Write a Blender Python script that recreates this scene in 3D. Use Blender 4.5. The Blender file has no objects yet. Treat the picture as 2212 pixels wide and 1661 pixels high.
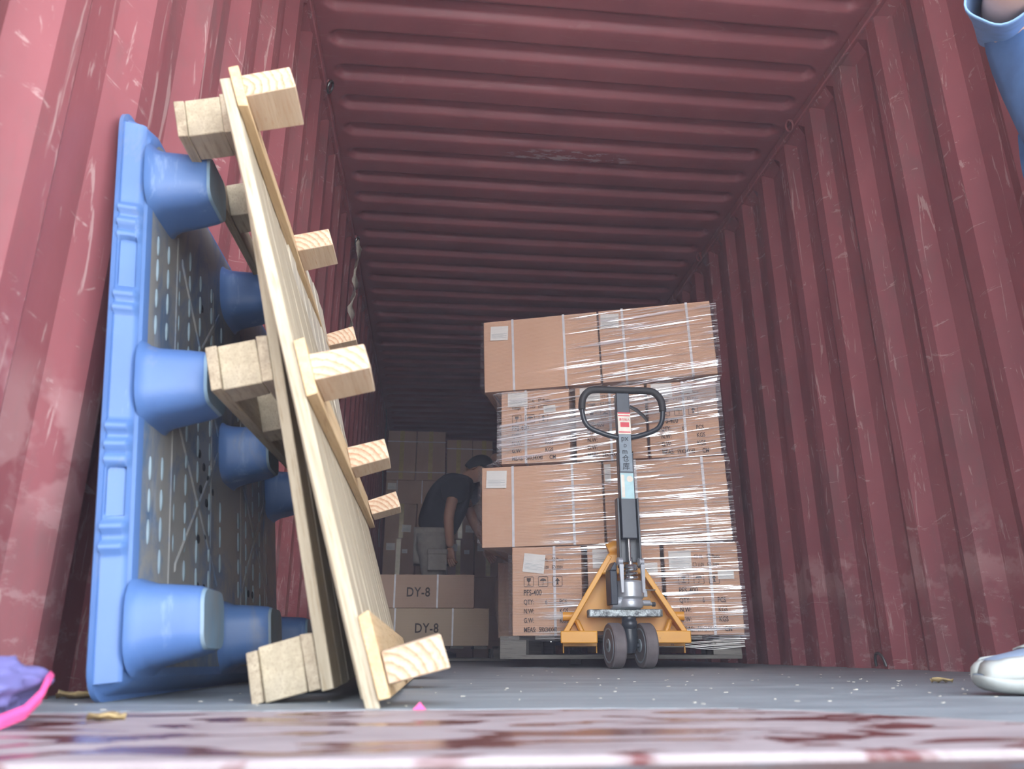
import bpy, bmesh, math, random
from mathutils import Vector, Matrix, Euler, noise
random.seed(7)
C = bpy.context.scene.collection
sc = bpy.context.scene
PI = math.pi

# ------------------------------------------------------------------ camera
cd = bpy.data.cameras.new('camera'); cam = bpy.data.objects.new('camera', cd); C.objects.link(cam)
cd.sensor_fit = 'HORIZONTAL'; cd.sensor_width = 36.0; cd.lens = 36.0 * 1673.5 / 2212
cd.clip_start = 0.02; cd.clip_end = 200
r_ = Vector((0.99487953, -0.1010587, -0.00136169)); u_ = Vector((-0.03159064, -0.32373779, 0.94561931)); f_ = Vector((0.09600389, 0.94073428, 0.32527261))
M = Matrix((r_, u_, -f_)).transposed().to_4x4(); M.translation = Vector((-0.597, 0, 0.0694))
cam.matrix_world = M
sc.camera = cam
cd.dof.use_dof = True; cd.dof.focus_distance = 3.0; cd.dof.aperture_fstop = 5.0

# ------------------------------------------------------------------ view, world, sun
sc.view_settings.view_transform = 'Standard'; sc.view_settings.look = 'None'
sc.view_settings.exposure = 1.34; sc.view_settings.gamma = 1.0; sc.view_settings.use_curve_mapping = False
w = bpy.data.worlds.new('sky'); sc.world = w; w.use_nodes = True
nt = w.node_tree; nt.nodes.clear()
wo = nt.nodes.new('ShaderNodeOutputWorld'); bg = nt.nodes.new('ShaderNodeBackground')
tc = nt.nodes.new('ShaderNodeTexCoord'); sx = nt.nodes.new('ShaderNodeSeparateXYZ'); cr = nt.nodes.new('ShaderNodeValToRGB')
nt.links.new(tc.outputs['Generated'], sx.inputs[0])
mr = nt.nodes.new('ShaderNodeMapRange'); mr.inputs[1].default_value = -1; mr.inputs[2].default_value = 1
nt.links.new(sx.outputs[2], mr.inputs[0]); nt.links.new(mr.outputs[0], cr.inputs[0])
e = cr.color_ramp.elements; e[0].position = 0.0; e[0].color = (0.40, 0.39, 0.37, 1); e[1].position = 1.0; e[1].color = (0.50, 0.60, 0.80, 1)
for p, c in ((0.49, (0.90, 0.88, 0.86, 1)), (0.51, (1.45, 1.48, 1.55, 1)), (0.62, (1.30, 1.38, 1.52, 1)), (0.78, (0.72, 0.82, 1.0, 1))):
    el = cr.color_ramp.elements.new(p); el.color = c
dp = nt.nodes.new('ShaderNodeVectorMath'); dp.operation = 'DOT_PRODUCT'; dp.inputs[1].default_value = (0.38, -0.90, 0.2)
nt.links.new(tc.outputs['Generated'], dp.inputs[0])
az = nt.nodes.new('ShaderNodeMapRange'); az.interpolation_type = 'SMOOTHSTEP'; az.inputs[1].default_value = 0.1; az.inputs[2].default_value = 0.95; az.inputs[3].default_value = 0.9; az.inputs[4].default_value = 2.5
nt.links.new(dp.outputs['Value'], az.inputs[0]); nt.links.new(az.outputs[0], bg.inputs[1])
nt.links.new(cr.outputs[0], bg.inputs[0])
nt.links.new(bg.outputs[0], wo.inputs[0])
sd = bpy.data.lights.new('sun', 'SUN'); sun = bpy.data.objects.new('sun', sd); C.objects.link(sun)
sd.energy = 3.2; sd.angle = math.radians(4.0); sd.color = (1.0, 0.94, 0.85)
sun.rotation_euler = Vector((0.03, -0.012, 1.0)).to_track_quat('Z', 'Y').to_euler()

# ------------------------------------------------------------------ materials
class NT:
    def __init__(s, name):
        s.m = bpy.data.materials.new(name); s.m.use_nodes = True; s.t = s.m.node_tree
        s.t.nodes.clear(); s.out = s.n('ShaderNodeOutputMaterial')
        s.b = s.n('ShaderNodeBsdfPrincipled'); s.t.links.new(s.b.outputs[0], s.out.inputs[0])
        s.tc = s.n('ShaderNodeTexCoord'); s.co = s.tc.outputs['Object']
    def n(s, k): return s.t.nodes.new(k)
    def l(s, a, b): s.t.links.new(a, b)
    def setv(s, node, k, v):
        if hasattr(v, 'default_value') or isinstance(v, bpy.types.NodeSocket): s.l(v, node.inputs[k])
        else: node.inputs[k].default_value = v
    def mp(s, scale=(1, 1, 1), loc=(0, 0, 0), rot=(0, 0, 0), src=None):
        q = s.n('ShaderNodeMapping'); s.l(src or s.co, q.inputs[0]); q.inputs['Scale'].default_value = scale
        q.inputs['Location'].default_value = loc; q.inputs['Rotation'].default_value = rot; return q.outputs[0]
    def noise(s, scale=5, detail=4, rough=.55, src=None, dist=0):
        q = s.n('ShaderNodeTexNoise'); s.l(src or s.co, q.inputs['Vector'])
        q.inputs['Scale'].default_value = scale; q.inputs['Detail'].default_value = detail
        q.inputs['Roughness'].default_value = rough; q.inputs['Distortion'].default_value = dist; return q.outputs['Fac']
    def ramp(s, fac, a, b, c0=(0, 0, 0, 1), c1=(1, 1, 1, 1)):
        q = s.n('ShaderNodeValToRGB'); s.l(fac, q.inputs[0]); e = q.color_ramp.elements
        e[0].position = a; e[0].color = c0; e[1].position = b; e[1].color = c1; return q.outputs[0]
    def mix(s, fac, a, b, mode='MIX'):
        q = s.n('ShaderNodeMixRGB'); q.blend_type = mode
        for i, v in enumerate((fac, a, b)):
            if isinstance(v, bpy.types.NodeSocket): s.l(v, q.inputs[i])
            elif i == 0: q.inputs[0].default_value = v
            else: q.inputs[i].default_value = (*v[:3], 1)
        return q.outputs[0]
    def math(s, op, a, b=0.0):
        q = s.n('ShaderNodeMath'); q.operation = op
        for i, v in enumerate((a, b)):
            if isinstance(v, bpy.types.NodeSocket): s.l(v, q.inputs[i])
            else: q.inputs[i].default_value = v
        return q.outputs[0]
    def bump(s, h, strength=.3, dist=.01):
        q = s.n('ShaderNodeBump'); s.l(h, q.inputs['Height']); q.inputs['Strength'].default_value = strength
        q.inputs['Distance'].default_value = dist; s.l(q.outputs[0], s.b.inputs['Normal']); return q
    def fin(s, col=None, rough=None, metal=None, spec=None):
        for k, v in (('Base Color', col), ('Roughness', rough), ('Metallic', metal), ('Specular IOR Level', spec)):
            if v is None: continue
            if isinstance(v, bpy.types.NodeSocket): s.l(v, s.b.inputs[k])
            elif k == 'Base Color': s.b.inputs[k].default_value = (*v[:3], 1)
            else: s.b.inputs[k].default_value = v
        return s.m

def plain(name, col, rough=.6, metal=0, var=.12, scale=20):
    t = NT(name); n = t.noise(scale, 3)
    a = tuple(c * (1 - var) for c in col); b = tuple(min(1, c * (1 + var)) for c in col)
    t.bump(t.noise(scale * 4, 2), .1, .002)
    return t.fin(t.ramp(n, .3, .7, (*a, 1), (*b, 1)), rough, metal)

def paint_mat(name, vert=True, scuff=1.0):
    t = NT(name)
    base = t.ramp(t.noise(2.2, 5), .3, .72, (.235, .070, .078, 1), (.310, .098, .105, 1))
    stain = t.ramp(t.noise(3.0, 6, .7, t.mp((1, 1.3, .5) if vert else (.6, 1.5, 1))), .50, .68)
    c = t.mix(t.math('MULTIPLY', stain, .55 * scuff), base, (.15, .095, .09))
    # long thin pale scratches
    s1 = t.ramp(t.noise(9, 6, .65, t.mp((3, 3.2, .35) if vert else (.5, 5, 1), rot=(.12, 0, 0)), 1.2), .605, .64)
    s2 = t.ramp(t.noise(5, 7, .7, t.mp((2, .8, 2.6) if vert else (.4, 3, 1), (3, 1, 2), (-.5, 0, 0)), 2.0), .62, .655)
    sc_ = t.math('MINIMUM', t.math('ADD', s1, s2), 1.0)
    c = t.mix(t.math('MULTIPLY', sc_, .42 * scuff), c, (.55, .42, .38))
    sp = t.n('ShaderNodeSeparateXYZ'); t.l(t.co, sp.inputs[0])
    if vert:      # rubbed band where loads scrape along the wall
        band = t.math('MULTIPLY', t.ramp(sp.outputs[2], .24, .34), t.ramp(sp.outputs[2], .44, .52, (1, 1, 1, 1), (0, 0, 0, 1)))
        rub = t.math('MULTIPLY', band, t.ramp(t.noise(4.5, 4, .6, t.mp((1, 1, 1.2), (2, 5, 1))), .48, .53))
        c = t.mix(t.math('MULTIPLY', rub, .45), c, (.46, .27, .26))
        low = t.math('MULTIPLY', t.ramp(sp.outputs[2], .05, .60, (1, 1, 1, 1), (0, 0, 0, 1)), t.ramp(t.noise(14, 6, .7, t.mp((1, .8, 1.6), (7, 1, 3))), .55, .62))
        c = t.mix(t.math('MULTIPLY', low, .30), c, (.50, .36, .34))
    else:         # one scraped patch on the roof
        dx = t.math('MULTIPLY', t.math('SUBTRACT', sp.outputs[0], .09), 2.6); dy = t.math('MULTIPLY', t.math('SUBTRACT', sp.outputs[1], 3.60), 14)
        dd = t.math('ADD', t.math('MULTIPLY', dx, dx), t.math('MULTIPLY', dy, dy))
        m_ = t.math('MULTIPLY', t.ramp(dd, .5, 1.2, (1, 1, 1, 1), (0, 0, 0, 1)), t.ramp(t.noise(9, 5, .7, t.mp((1, 3, 1))), .50, .56))
        c = t.mix(t.math('MULTIPLY', m_, .7), c, (.50, .42, .42))
    t.bump(t.noise(6, 4, src=t.mp((1, 1, .4) if vert else (.4, 1, 1))), .35 if vert else .12, .012)
    r = t.ramp(t.noise(4, 4), .3, .7, (.42, .42, .42, 1), (.6, .6, .6, 1))
    return t.fin(c, r, 0, .45)

def wood_mat(name, c0, c1, c2, axis='Z', rings=None, dirt=.35):
    t = NT(name)
    k = {'Z': (26, 26, 1.3), 'Y': (26, 1.3, 26), 'X': (1.3, 26, 26)}[axis]
    g = t.noise(1.6, 6, .6, t.mp(k), .6)
    c = t.ramp(g, .34, .66, (*c0, 1), (*c1, 1))
    fine = t.noise(5, 4, .7, t.mp(tuple(q * 2 for q in k)))
    c = t.mix(t.ramp(fine, .52, .7), c, c2)
    d = t.ramp(t.noise(4.5, 5, .7), .50, .80)
    c = t.mix(t.math('MULTIPLY', d, dirt), c, (.20, .19, .17))
    if rings:
        wv = t.n('ShaderNodeTexWave'); wv.wave_type = 'RINGS'; wv.rings_direction = rings
        t.l(t.mp((1, 1, 1), (.045, 0, .03)), wv.inputs[0]); wv.inputs['Scale'].default_value = 26; wv.wave_profile = 'SAW'
        wv.inputs['Distortion'].default_value = 2.2; wv.inputs['Detail'].default_value = 3; wv.inputs['Detail Scale'].default_value = 3
        rc = t.ramp(wv.outputs['Fac'], .45, 1.0, (1, 1, 1, 1), (.70, .40, .27, 1))
        sp = t.n('ShaderNodeSeparateXYZ'); t.l(t.tc.outputs['Normal'], sp.inputs[0])
        endg = t.math('GREATER_THAN', t.math('ABSOLUTE', sp.outputs[1]), .8)
        c = t.mix(t.math('MULTIPLY', endg, .85), c, rc, 'MULTIPLY')
    t.bump(g, .35, .003)
    return t.fin(c, .75, 0, .3)

MAT = {}
MAT['wall'] = paint_mat('red_container_paint'); MAT['roof'] = paint_mat('red_roof_paint', False, .14)
def floor_mat():
    t = NT('worn_grey_plywood')
    g = t.noise(3, 7, .65, t.mp((.9, 3.2, 1)), .6)
    c = t.ramp(g, .3, .72, (.160, .180, .187, 1), (.300, .330, .338, 1))
    spk = t.ramp(t.noise(70, 2), .72, .76)
    c = t.mix(t.math('MULTIPLY', spk, .8), c, (.55, .53, .50))
    dk = t.ramp(t.noise(11, 5, .7, t.mp((.7, 3, 1))), .62, .70)
    c = t.mix(t.math('MULTIPLY', dk, .5), c, (.035, .04, .045))
    t.bump(t.noise(30, 5, .7, t.mp((.5, 2, 1))), .35, .004)
    return t.fin(c, t.ramp(g, .3, .7, (.50, .5, .5, 1), (.66, .66, .66, 1)), 0, .5)
MAT['floor'] = floor_mat()
def sill_mat():
    t = NT('dusty_red_steel_sill')
    wet = t.ramp(t.noise(3.4, 3, .5, t.mp((1.6, 5.0, 1), (.4, .15, 0)), .8), .52, .56)
    dust = t.ramp(t.noise(5, 7, .7, t.mp((1, 2.5, 1))), .3, .7, (.28, .225, .22, 1), (.42, .355, .345, 1))
    chips = t.ramp(t.noise(45, 3), .74, .77)
    dust = t.mix(chips, dust, (.72, .70, .62))
    c = t.mix(wet, dust, (.15, .050, .045))
    r = t.ramp(wet, 0, 1, (.6, .6, .6, 1), (.20, .20, .20, 1))
    b = t.bump(t.math('MULTIPLY', t.noise(40, 4), t.math('SUBTRACT', 1.0, wet)), .5, .004)
    return t.fin(c, r, 0, .5)
MAT['sill'] = sill_mat()
def lip_mat():
    t = NT('peeling_paint_lip')
    n = t.noise(9, 6, .7, t.mp((1, 2, 1)))
    c = t.ramp(n, .40, .52, (.15, .125, .115, 1), (.13, .085, .075, 1))
    c = t.mix(t.ramp(t.noise(6, 4, src=t.mp((1, 2, 1), (3, 2, 1))), .55, .6), c, (.13, .15, .165))
    c = t.mix(t.ramp(t.noise(5, 3, src=t.mp((1, 3, 1), (1, 7, 1))), .60, .64), c, (.20, .165, .11))
    t.bump(n, .6, .004)
    return t.fin(c, .55)
MAT['lip'] = lip_mat()
MAT['concrete'] = plain('yard_concrete', (.74, .71, .68), .85, 0, .15, 3)
MAT['board'] = wood_mat('pale_pine_board', (.31, .26, .175), (.46, .39, .275), (.27, .205, .12), 'Z', None, .25)
MAT['board_edge'] = wood_mat('grey_pine_board', (.42, .37, .28), (.60, .54, .42), (.30, .26, .2), 'Z', None, .6)
MAT['stringer'] = wood_mat('orange_pine_stringer', (.48, .33, .17), (.60, .43, .24), (.40, .26, .13), 'Y', None, .15)
MAT['block'] = wood_mat('fresh_pine_block', (.48, .35, .23), (.60, .47, .33), (.46, .29, .17), 'Y', 'Y', .05)
MAT['old_block'] = wood_mat('weathered_block', (.36, .30, .20), (.48, .40, .27), (.28, .22, .15), 'Y', None, .5)
MAT['old_board'] = wood_mat('weathered_runner', (.30, .24, .16), (.46, .38, .26), (.22, .17, .11), 'Y', None, .5)
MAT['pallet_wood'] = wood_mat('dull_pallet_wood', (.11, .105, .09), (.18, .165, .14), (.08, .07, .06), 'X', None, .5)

def blue_mat(name, c0, c1, dirt, lo):
    t = NT(name)
    c = t.ramp(t.noise(3, 4), .3, .7, (*c0, 1), (*c1, 1))
    sx_ = t.n('ShaderNodeSeparateXYZ'); t.l(t.co, sx_.inputs[0])
    d = t.noise(5, 7, .72, t.mp((2, 1.2, .8)), .8)
    c = t.mix(t.math('MULTIPLY', t.ramp(d, lo, lo + .16), dirt), c, (.27, .26, .23))
    s = t.ramp(t.noise(16, 5, .7, t.mp((1, 1, .18))), .60, .72)
    c = t.mix(t.math('MULTIPLY', s, .35), c, (.42, .55, .75))
    t.bump(t.noise(22, 5), .25, .003)
    return t.fin(c, .42, 0, .45)
MAT['blue'] = blue_mat('blue_moulded_plastic', (.068, .145, .345), (.105, .21, .44), .45, .55)
MAT['blue_dirty'] = blue_mat('dirty_blue_plastic', (.07, .13, .23), (.11, .18, .29), .9, .38)
MAT['blue_tip'] = blue_mat('worn_blue_foot_tip', (.16, .26, .36), (.25, .38, .46), .6, .45)
MAT['slot'] = plain('pale_slot_oval', (.26, .34, .38), .5)  # pale tone of the deck slot ovals
MAT['hole'] = plain('dark_hole', (.02, .025, .035), .8)

def card_mat(name, c0, c1):
    t = NT(name)
    c = t.ramp(t.noise(2.5, 4, .6, t.mp((1, 1, .5))), .3, .7, (*c0, 1), (*c1, 1))
    wv = t.n('ShaderNodeTexWave'); wv.bands_direction = 'Z'; t.l(t.co, wv.inputs[0]); wv.inputs['Scale'].default_value = 45; wv.inputs['Distortion'].default_value = 1
    h = t.math('ADD', t.math('MULTIPLY', wv.outputs['Fac'], .12), t.noise(5, 4))
    t.bump(h, .25, .012)
    return t.fin(c, .72, 0, .3)
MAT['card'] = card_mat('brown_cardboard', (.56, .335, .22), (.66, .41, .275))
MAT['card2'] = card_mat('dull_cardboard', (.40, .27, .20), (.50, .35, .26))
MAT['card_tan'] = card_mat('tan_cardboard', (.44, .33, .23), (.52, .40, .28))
MAT['ink'] = plain('black_ink', (.045, .03, .025), .7)
MAT['ink_blue'] = plain('handwriting_ink', (.03, .04, .05), .6)
MAT['strap'] = plain('white_plastic_strap', (.62, .60, .62), .35)
MAT['label'] = plain('white_paper_label', (.72, .70, .66), .6, 0, .05)
MAT['tape'] = plain('glossy_brown_tape', (.48, .38, .17), .18)
MAT['black_strap'] = plain('black_gap_board', (.03, .03, .03), .6)
MAT['yellow'] = None
def yellow():
    t = NT('yellow_truck_paint')
    c = t.ramp(t.noise(3, 4), .3, .7, (.62, .27, .025, 1), (.72, .34, .035, 1))
    c = t.mix(t.math('MULTIPLY', t.ramp(t.noise(26, 6, .75), .64, .70), .85), c, (.10, .07, .05))
    t.bump(t.noise(30, 3), .1, .002)
    return t.fin(c, .42)
MAT['yellow'] = yellow()
MAT['black_metal'] = plain('black_painted_steel', (.028, .034, .042), .32)
MAT['rubber_grip'] = plain('black_rubber_grip', (.03, .03, .032), .6)
MAT['slate'] = plain('dark_slate_paint', (.028, .036, .050), .35)
MAT['silver'] = plain('silver_pump_paint', (.45, .47, .50), .35, .5)
MAT['steel'] = plain('greasy_steel', (.16, .16, .16), .3, .8)
MAT['chrome'] = plain('bright_steel', (.6, .62, .64), .2, .9)
def plate_m():
    t = NT('scuffed_steel_plate')
    c = t.ramp(t.noise(40, 6, .8), .40, .60, (.05, .055, .06, 1), (.42, .46, .46, 1))
    return t.fin(c, .45, .3)
MAT['plate'] = plate_m()
MAT['tyre'] = plain('grey_polyurethane_tyre', (.135, .115, .115), .6, 0, .2)
MAT['hub'] = plain('grey_painted_hub', (.20, .235, .25), .5)
MAT['red'] = plain('red_sticker', (.62, .05, .07), .5)
MAT['grey_label'] = plain('grey_label', (.22, .27, .31), .5)
MAT['mint'] = plain('pale_blue_green_sticker', (.40, .60, .62), .45)
MAT['cream'] = plain('cream_sticker', (.72, .66, .56), .5)
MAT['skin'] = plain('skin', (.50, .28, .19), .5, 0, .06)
MAT['skin_pale'] = plain('pale_skin', (.66, .40, .29), .45, 0, .05)  # paler skin tone for the near person
MAT['black_cloth'] = plain('black_tshirt', (.018, .020, .028), .9)
MAT['grey_cloth'] = plain('pale_grey_shorts', (.30, .28, .25), .9)
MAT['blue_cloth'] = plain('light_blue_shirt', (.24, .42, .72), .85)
MAT['mid_blue_cloth'] = plain('shaded_blue_shirt_body', (.08, .17, .36), .85)  # same shirt as the sleeve, its shade put into a darker blue
MAT['navy_cloth'] = plain('dark_blue_work_trousers', (.05, .09, .17), .85)
MAT['purple_cloth'] = plain('purple_blue_cloth', (.16, .15, .36), .9)
MAT['pink'] = plain('hot_pink_band', (.90, .09, .28), .6)
MAT['hair'] = plain('black_hair', (.012, .012, .014), .7)
MAT['shoe_white'] = plain('cream_white_leather', (.42, .435, .40), .5, 0, .06)
MAT['shoe_blue'] = plain('pale_blue_mesh', (.25, .32, .42), .7, 0, .05, 60)
MAT['shoe_grey'] = plain('grey_shoe_stitching', (.34, .34, .44), .6)
MAT['sole'] = plain('worn_white_sole', (.33, .345, .32), .6, 0, .2)
MAT['tread'] = plain('dirty_tread', (.16, .15, .15), .8)
MAT['leaf'] = plain('dry_leaf', (.40, .29, .13), .8, 0, .4, 60)
MAT['chip'] = plain('wood_chip', (.72, .66, .52), .8)
MAT['rag'] = plain('pale_dirty_rag', (.50, .46, .38), .9, 0, .3)
MAT['grey_strap'] = plain('grey_lashing_strap', (.20, .20, .21), .8)
def film_mat():
    m = bpy.data.materials.new('clear_stretch_film'); m.use_nodes = True; t = m.node_tree; t.nodes.clear()
    N = t.nodes.new; L = t.links.new
    out = N('ShaderNodeOutputMaterial'); tc = N('ShaderNodeTexCoord')
    uv = tc.outputs['UV']
    def mp(scale, rot=0, loc=(0, 0, 0)):
        q = N('ShaderNodeMapping'); L(uv, q.inputs[0]); q.inputs['Scale'].default_value = scale
        q.inputs['Rotation'].default_value = (0, 0, rot); q.inputs['Location'].default_value = loc; return q.outputs[0]
    def nz(vec, sc_, det=4, ro=.6, dist=0):
        q = N('ShaderNodeTexNoise'); L(vec, q.inputs['Vector']); q.inputs['Scale'].default_value = sc_
        q.inputs['Detail'].default_value = det; q.inputs['Roughness'].default_value = ro; q.inputs['Distortion'].default_value = dist; return q.outputs['Fac']
    def rp(f, a, b):
        q = N('ShaderNodeMapRange'); L(f, q.inputs[0]); q.inputs[1].default_value = a; q.inputs[2].default_value = b; q.clamp = True; return q.outputs[0]
    def mth(op, a, b):
        q = N('ShaderNodeMath'); q.operation = op
        for i, v in enumerate((a, b)):
            if isinstance(v, bpy.types.NodeSocket): L(v, q.inputs[i])
            else: q.inputs[i].default_value = v
        q.use_clamp = op in ('ADD',); return q.outputs[0]
    fine = nz(mp((1.3, 105, 1)), 1.6, 5, .62, .25)
    big = nz(mp((1.0, 30, 1), 0, (4, 2, 0)), 1.5, 3, .5, .4)
    reg = nz(mp((1.5, 3.0, 1), 0, (1.3, 7, 0)), 1.3, 3)          # where the film is bunched up
    reg = rp(reg, .28, .46)
    streak = mth('MULTIPLY', rp(fine, .52, .60), reg)  # white streaks: wrinkles, with their sky glints put into the film colour
    wide = mth('MULTIPLY', rp(big, .60, .66), reg)
    al = N('ShaderNodeAttribute'); al.attribute_name = 'cover'
    ab = N('ShaderNodeAttribute'); ab.attribute_name = 'bunch'
    st = mth('MULTIPLY', mth('ADD', streak, mth('MULTIPLY', wide, .8)), al.outputs['Fac'])
    st = mth('ADD', st, mth('MULTIPLY', ab.outputs['Fac'], mth('ADD', mth('MULTIPLY', rp(fine, .38, .56), .75), .12)))
    h = mth('ADD', mth('MULTIPLY', fine, 1.0), mth('MULTIPLY', big, .8))
    bp = N('ShaderNodeBump'); L(h, bp.inputs['Height']); bp.inputs['Strength'].default_value = .8; bp.inputs['Distance'].default_value = .02
    tr = N('ShaderNodeBsdfTransparent'); tr.inputs[0].default_value = (.97, .965, .96, 1)
    gl = N('ShaderNodeBsdfGlossy'); gl.inputs[0].default_value = (.9, .92, .95, 1); gl.inputs['Roughness'].default_value = .12; L(bp.outputs[0], gl.inputs['Normal'])
    df = N('ShaderNodeBsdfDiffuse'); df.inputs[0].default_value = (.88, .88, .90, 1); L(bp.outputs[0], df.inputs['Normal'])
    m1 = N('ShaderNodeMixShader'); m1.inputs[0].default_value = .10; L(tr.outputs[0], m1.inputs[1]); L(gl.outputs[0], m1.inputs[2])
    m2 = N('ShaderNodeMixShader'); m2.inputs[0].default_value = .5; L(df.outputs[0], m2.inputs[1]); L(gl.outputs[0], m2.inputs[2])
    m3 = N('ShaderNodeMixShader'); L(mth('MULTIPLY', st, .85), m3.inputs[0]); L(m1.outputs[0], m3.inputs[1]); L(m2.outputs[0], m3.inputs[2])
    L(m3.outputs[0], out.inputs[0]); return m
MAT['film'] = film_mat()

# ------------------------------------------------------------------ mesh helpers
class MB:
    """collects shapes and links them as ONE mesh object"""
    def __init__(s): s.v = []; s.f = []; s.mi = []; s.cur = 0
    def add(s, vs, fs):
        o = len(s.v); s.v += [tuple(v) for v in vs]; s.f += [tuple(i + o for i in f) for f in fs]; s.mi += [s.cur] * len(fs); return s
    def box(s, lo, hi, M=None):
        x0, y0, z0 = lo; x1, y1, z1 = hi
        vs = [(x0, y0, z0), (x1, y0, z0), (x1, y1, z0), (x0, y1, z0), (x0, y0, z1), (x1, y0, z1), (x1, y1, z1), (x0, y1, z1)]
        if M is not None: vs = [M @ Vector(v) for v in vs]
        return s.add(vs, [(0, 3, 2, 1), (4, 5, 6, 7), (0, 1, 5, 4), (1, 2, 6, 5), (2, 3, 7, 6), (3, 0, 4, 7)])
    def prism(s, pts, a, b, axis='Y'):
        """polygon pts (p,q) extruded from a to b along axis"""
        def P(p, q, t): return {'Y': (p, t, q), 'X': (t, p, q), 'Z': (p, q, t)}[axis]
        n = len(pts); vs = [P(p, q, a) for p, q in pts] + [P(p, q, b) for p, q in pts]
        return s.add(vs, [tuple(range(n)), tuple(range(2 * n - 1, n - 1, -1))] + [(i, i + n, (i + 1) % n + n, (i + 1) % n) for i in range(n)])
    def tube(s, path, r, n=12, caps=True, flat=1.0):
        path = [Vector(p) for p in path]; rs = r if isinstance(r, (list, tuple)) else [r] * len(path)
        vs = []; prev = None
        for i, p in enumerate(path):
            t = (path[min(i + 1, len(path) - 1)] - path[max(i - 1, 0)]).normalized()
            if prev is None: a = t.orthogonal().normalized()
            else: a = (prev - t * prev.dot(t)).normalized()
            prev = a; b = t.cross(a)
            for k in range(n):
                th = 2 * PI * k / n; vs.append(p + (a * math.cos(th) + b * math.sin(th) * flat) * rs[i])
        fs = [(i * n + k, i * n + (k + 1) % n, (i + 1) * n + (k + 1) % n, (i + 1) * n + k) for i in range(len(path) - 1) for k in range(n)]
        if caps: fs += [tuple(range(n - 1, -1, -1)), tuple(range((len(path) - 1) * n, len(path) * n))]
        return s.add(vs, fs)
    def lathe(s, prof, c=(0, 0, 0), axis='Z', n=24):
        vs = []; c = Vector(c)
        for r, h in prof:
            for k in range(n):
                a = 2 * PI * k / n; p, q = r * math.cos(a), r * math.sin(a)
                vs.append(c + Vector({'Z': (p, q, h), 'X': (h, p, q), 'Y': (q, h, p)}[axis]))
        fs = [(i * n + k, i * n + (k + 1) % n, (i + 1) * n + (k + 1) % n, (i + 1) * n + k) for i in range(len(prof) - 1) for k in range(n)]
        fs += [tuple(range(n - 1, -1, -1)), tuple(range((len(prof) - 1) * n, len(prof) * n))]
        return s.add(vs, fs)
    def loft(s, rings, close=True, caps=True):
        n = len(rings[0]); vs = [p for r in rings for p in r]; m = n if close else n - 1
        fs = [(i * n + k, i * n + (k + 1) % n, (i + 1) * n + (k + 1) % n, (i + 1) * n + k) for i in range(len(rings) - 1) for k in range(m)]
        if caps and close: fs += [tuple(range(n - 1, -1, -1)), tuple(range((len(rings) - 1) * n, len(rings) * n))]
        return s.add(vs, fs)
    def ball(s, c, r, nu=12, nv=8):
        c = Vector(c); r = Vector(r) if hasattr(r, '__len__') else Vector((r, r, r))
        rings = []
        for i in range(nv + 1):
            th = -PI / 2 + PI * i / nv; k = max(math.cos(th), .02)
            rings.append([c + Vector((r.x * k * math.cos(2 * PI * j / nu), r.y * k * math.sin(2 * PI * j / nu), r.z * math.sin(th))) for j in range(nu)])
        return s.loft(rings)
    def build(s, name, mat, parent=None, smooth=False, bevel=0, origin=None, seg=2, angle=40, sub=0):
        me = bpy.data.meshes.new(name)
        vs = s.v
        if origin is not None: ox, oy, oz = origin; vs = [(x - ox, y - oy, z - oz) for x, y, z in vs]
        me.from_pydata(vs, [], s.f)
        bm = bmesh.new(); bm.from_mesh(me); bmesh.ops.recalc_face_normals(bm, faces=bm.faces)
        bm.to_mesh(me); bm.free()
        for m in (mat if isinstance(mat, list) else [mat]): me.materials.append(m)
        if isinstance(mat, list):
            for p, i in zip(me.polygons, s.mi): p.material_index = i
        o = bpy.data.objects.new(name, me); C.objects.link(o)
        if origin is not None: o.location = origin
        if parent is not None: o.parent = parent
        if bevel:
            b = o.modifiers.new('bevel', 'BEVEL'); b.width = bevel; b.segments = seg; b.limit_method = 'ANGLE'; b.angle_limit = math.radians(40); smooth = True
        if sub:
            b = o.modifiers.new('sub', 'SUBSURF'); b.levels = sub; b.render_levels = sub; smooth = True
        if smooth:
            for p in me.polygons: p.use_smooth = True
            me.set_sharp_from_angle(angle=math.radians(angle)) if not sub else None
        return o

def tag(o, label, cat, group=None, kind=None):
    if label: o['label'] = label
    if cat: o['category'] = cat
    if group: o['group'] = group
    if kind: o['kind'] = kind
    return o
def empty(name, loc=(0, 0, 0), rot=(0, 0, 0)):
    o = bpy.data.objects.new(name, None); C.objects.link(o); o.location = loc; o.rotation_euler = rot; o.empty_display_size = .05; return o
def text_mesh(mb, s, size, M, sx=.72, spacing=1.0, ext=.0004, bold=.014):
    cu = bpy.data.curves.new('t', 'FONT'); cu.body = s; cu.size = size; cu.extrude = ext; cu.space_character = spacing; cu.resolution_u = 3; cu.offset = size * bold
    ob = bpy.data.objects.new('t', cu); C.objects.link(ob); bpy.context.view_layer.update()
    me = bpy.data.meshes.new_from_object(ob.evaluated_get(bpy.context.evaluated_depsgraph_get()))
    vs = [M @ Vector((v.co.x * sx, v.co.y, v.co.z)) for v in me.vertices]
    mb.add(vs, [tuple(p.vertices) for p in me.polygons])
    bpy.data.objects.remove(ob); bpy.data.curves.remove(cu); bpy.data.meshes.remove(me)
def front(x, y, z):   # matrix putting XY text on a face that looks towards -y
    return Matrix.Translation((x, y, z)) @ Matrix.Rotation(PI / 2, 4, 'X')
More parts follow.
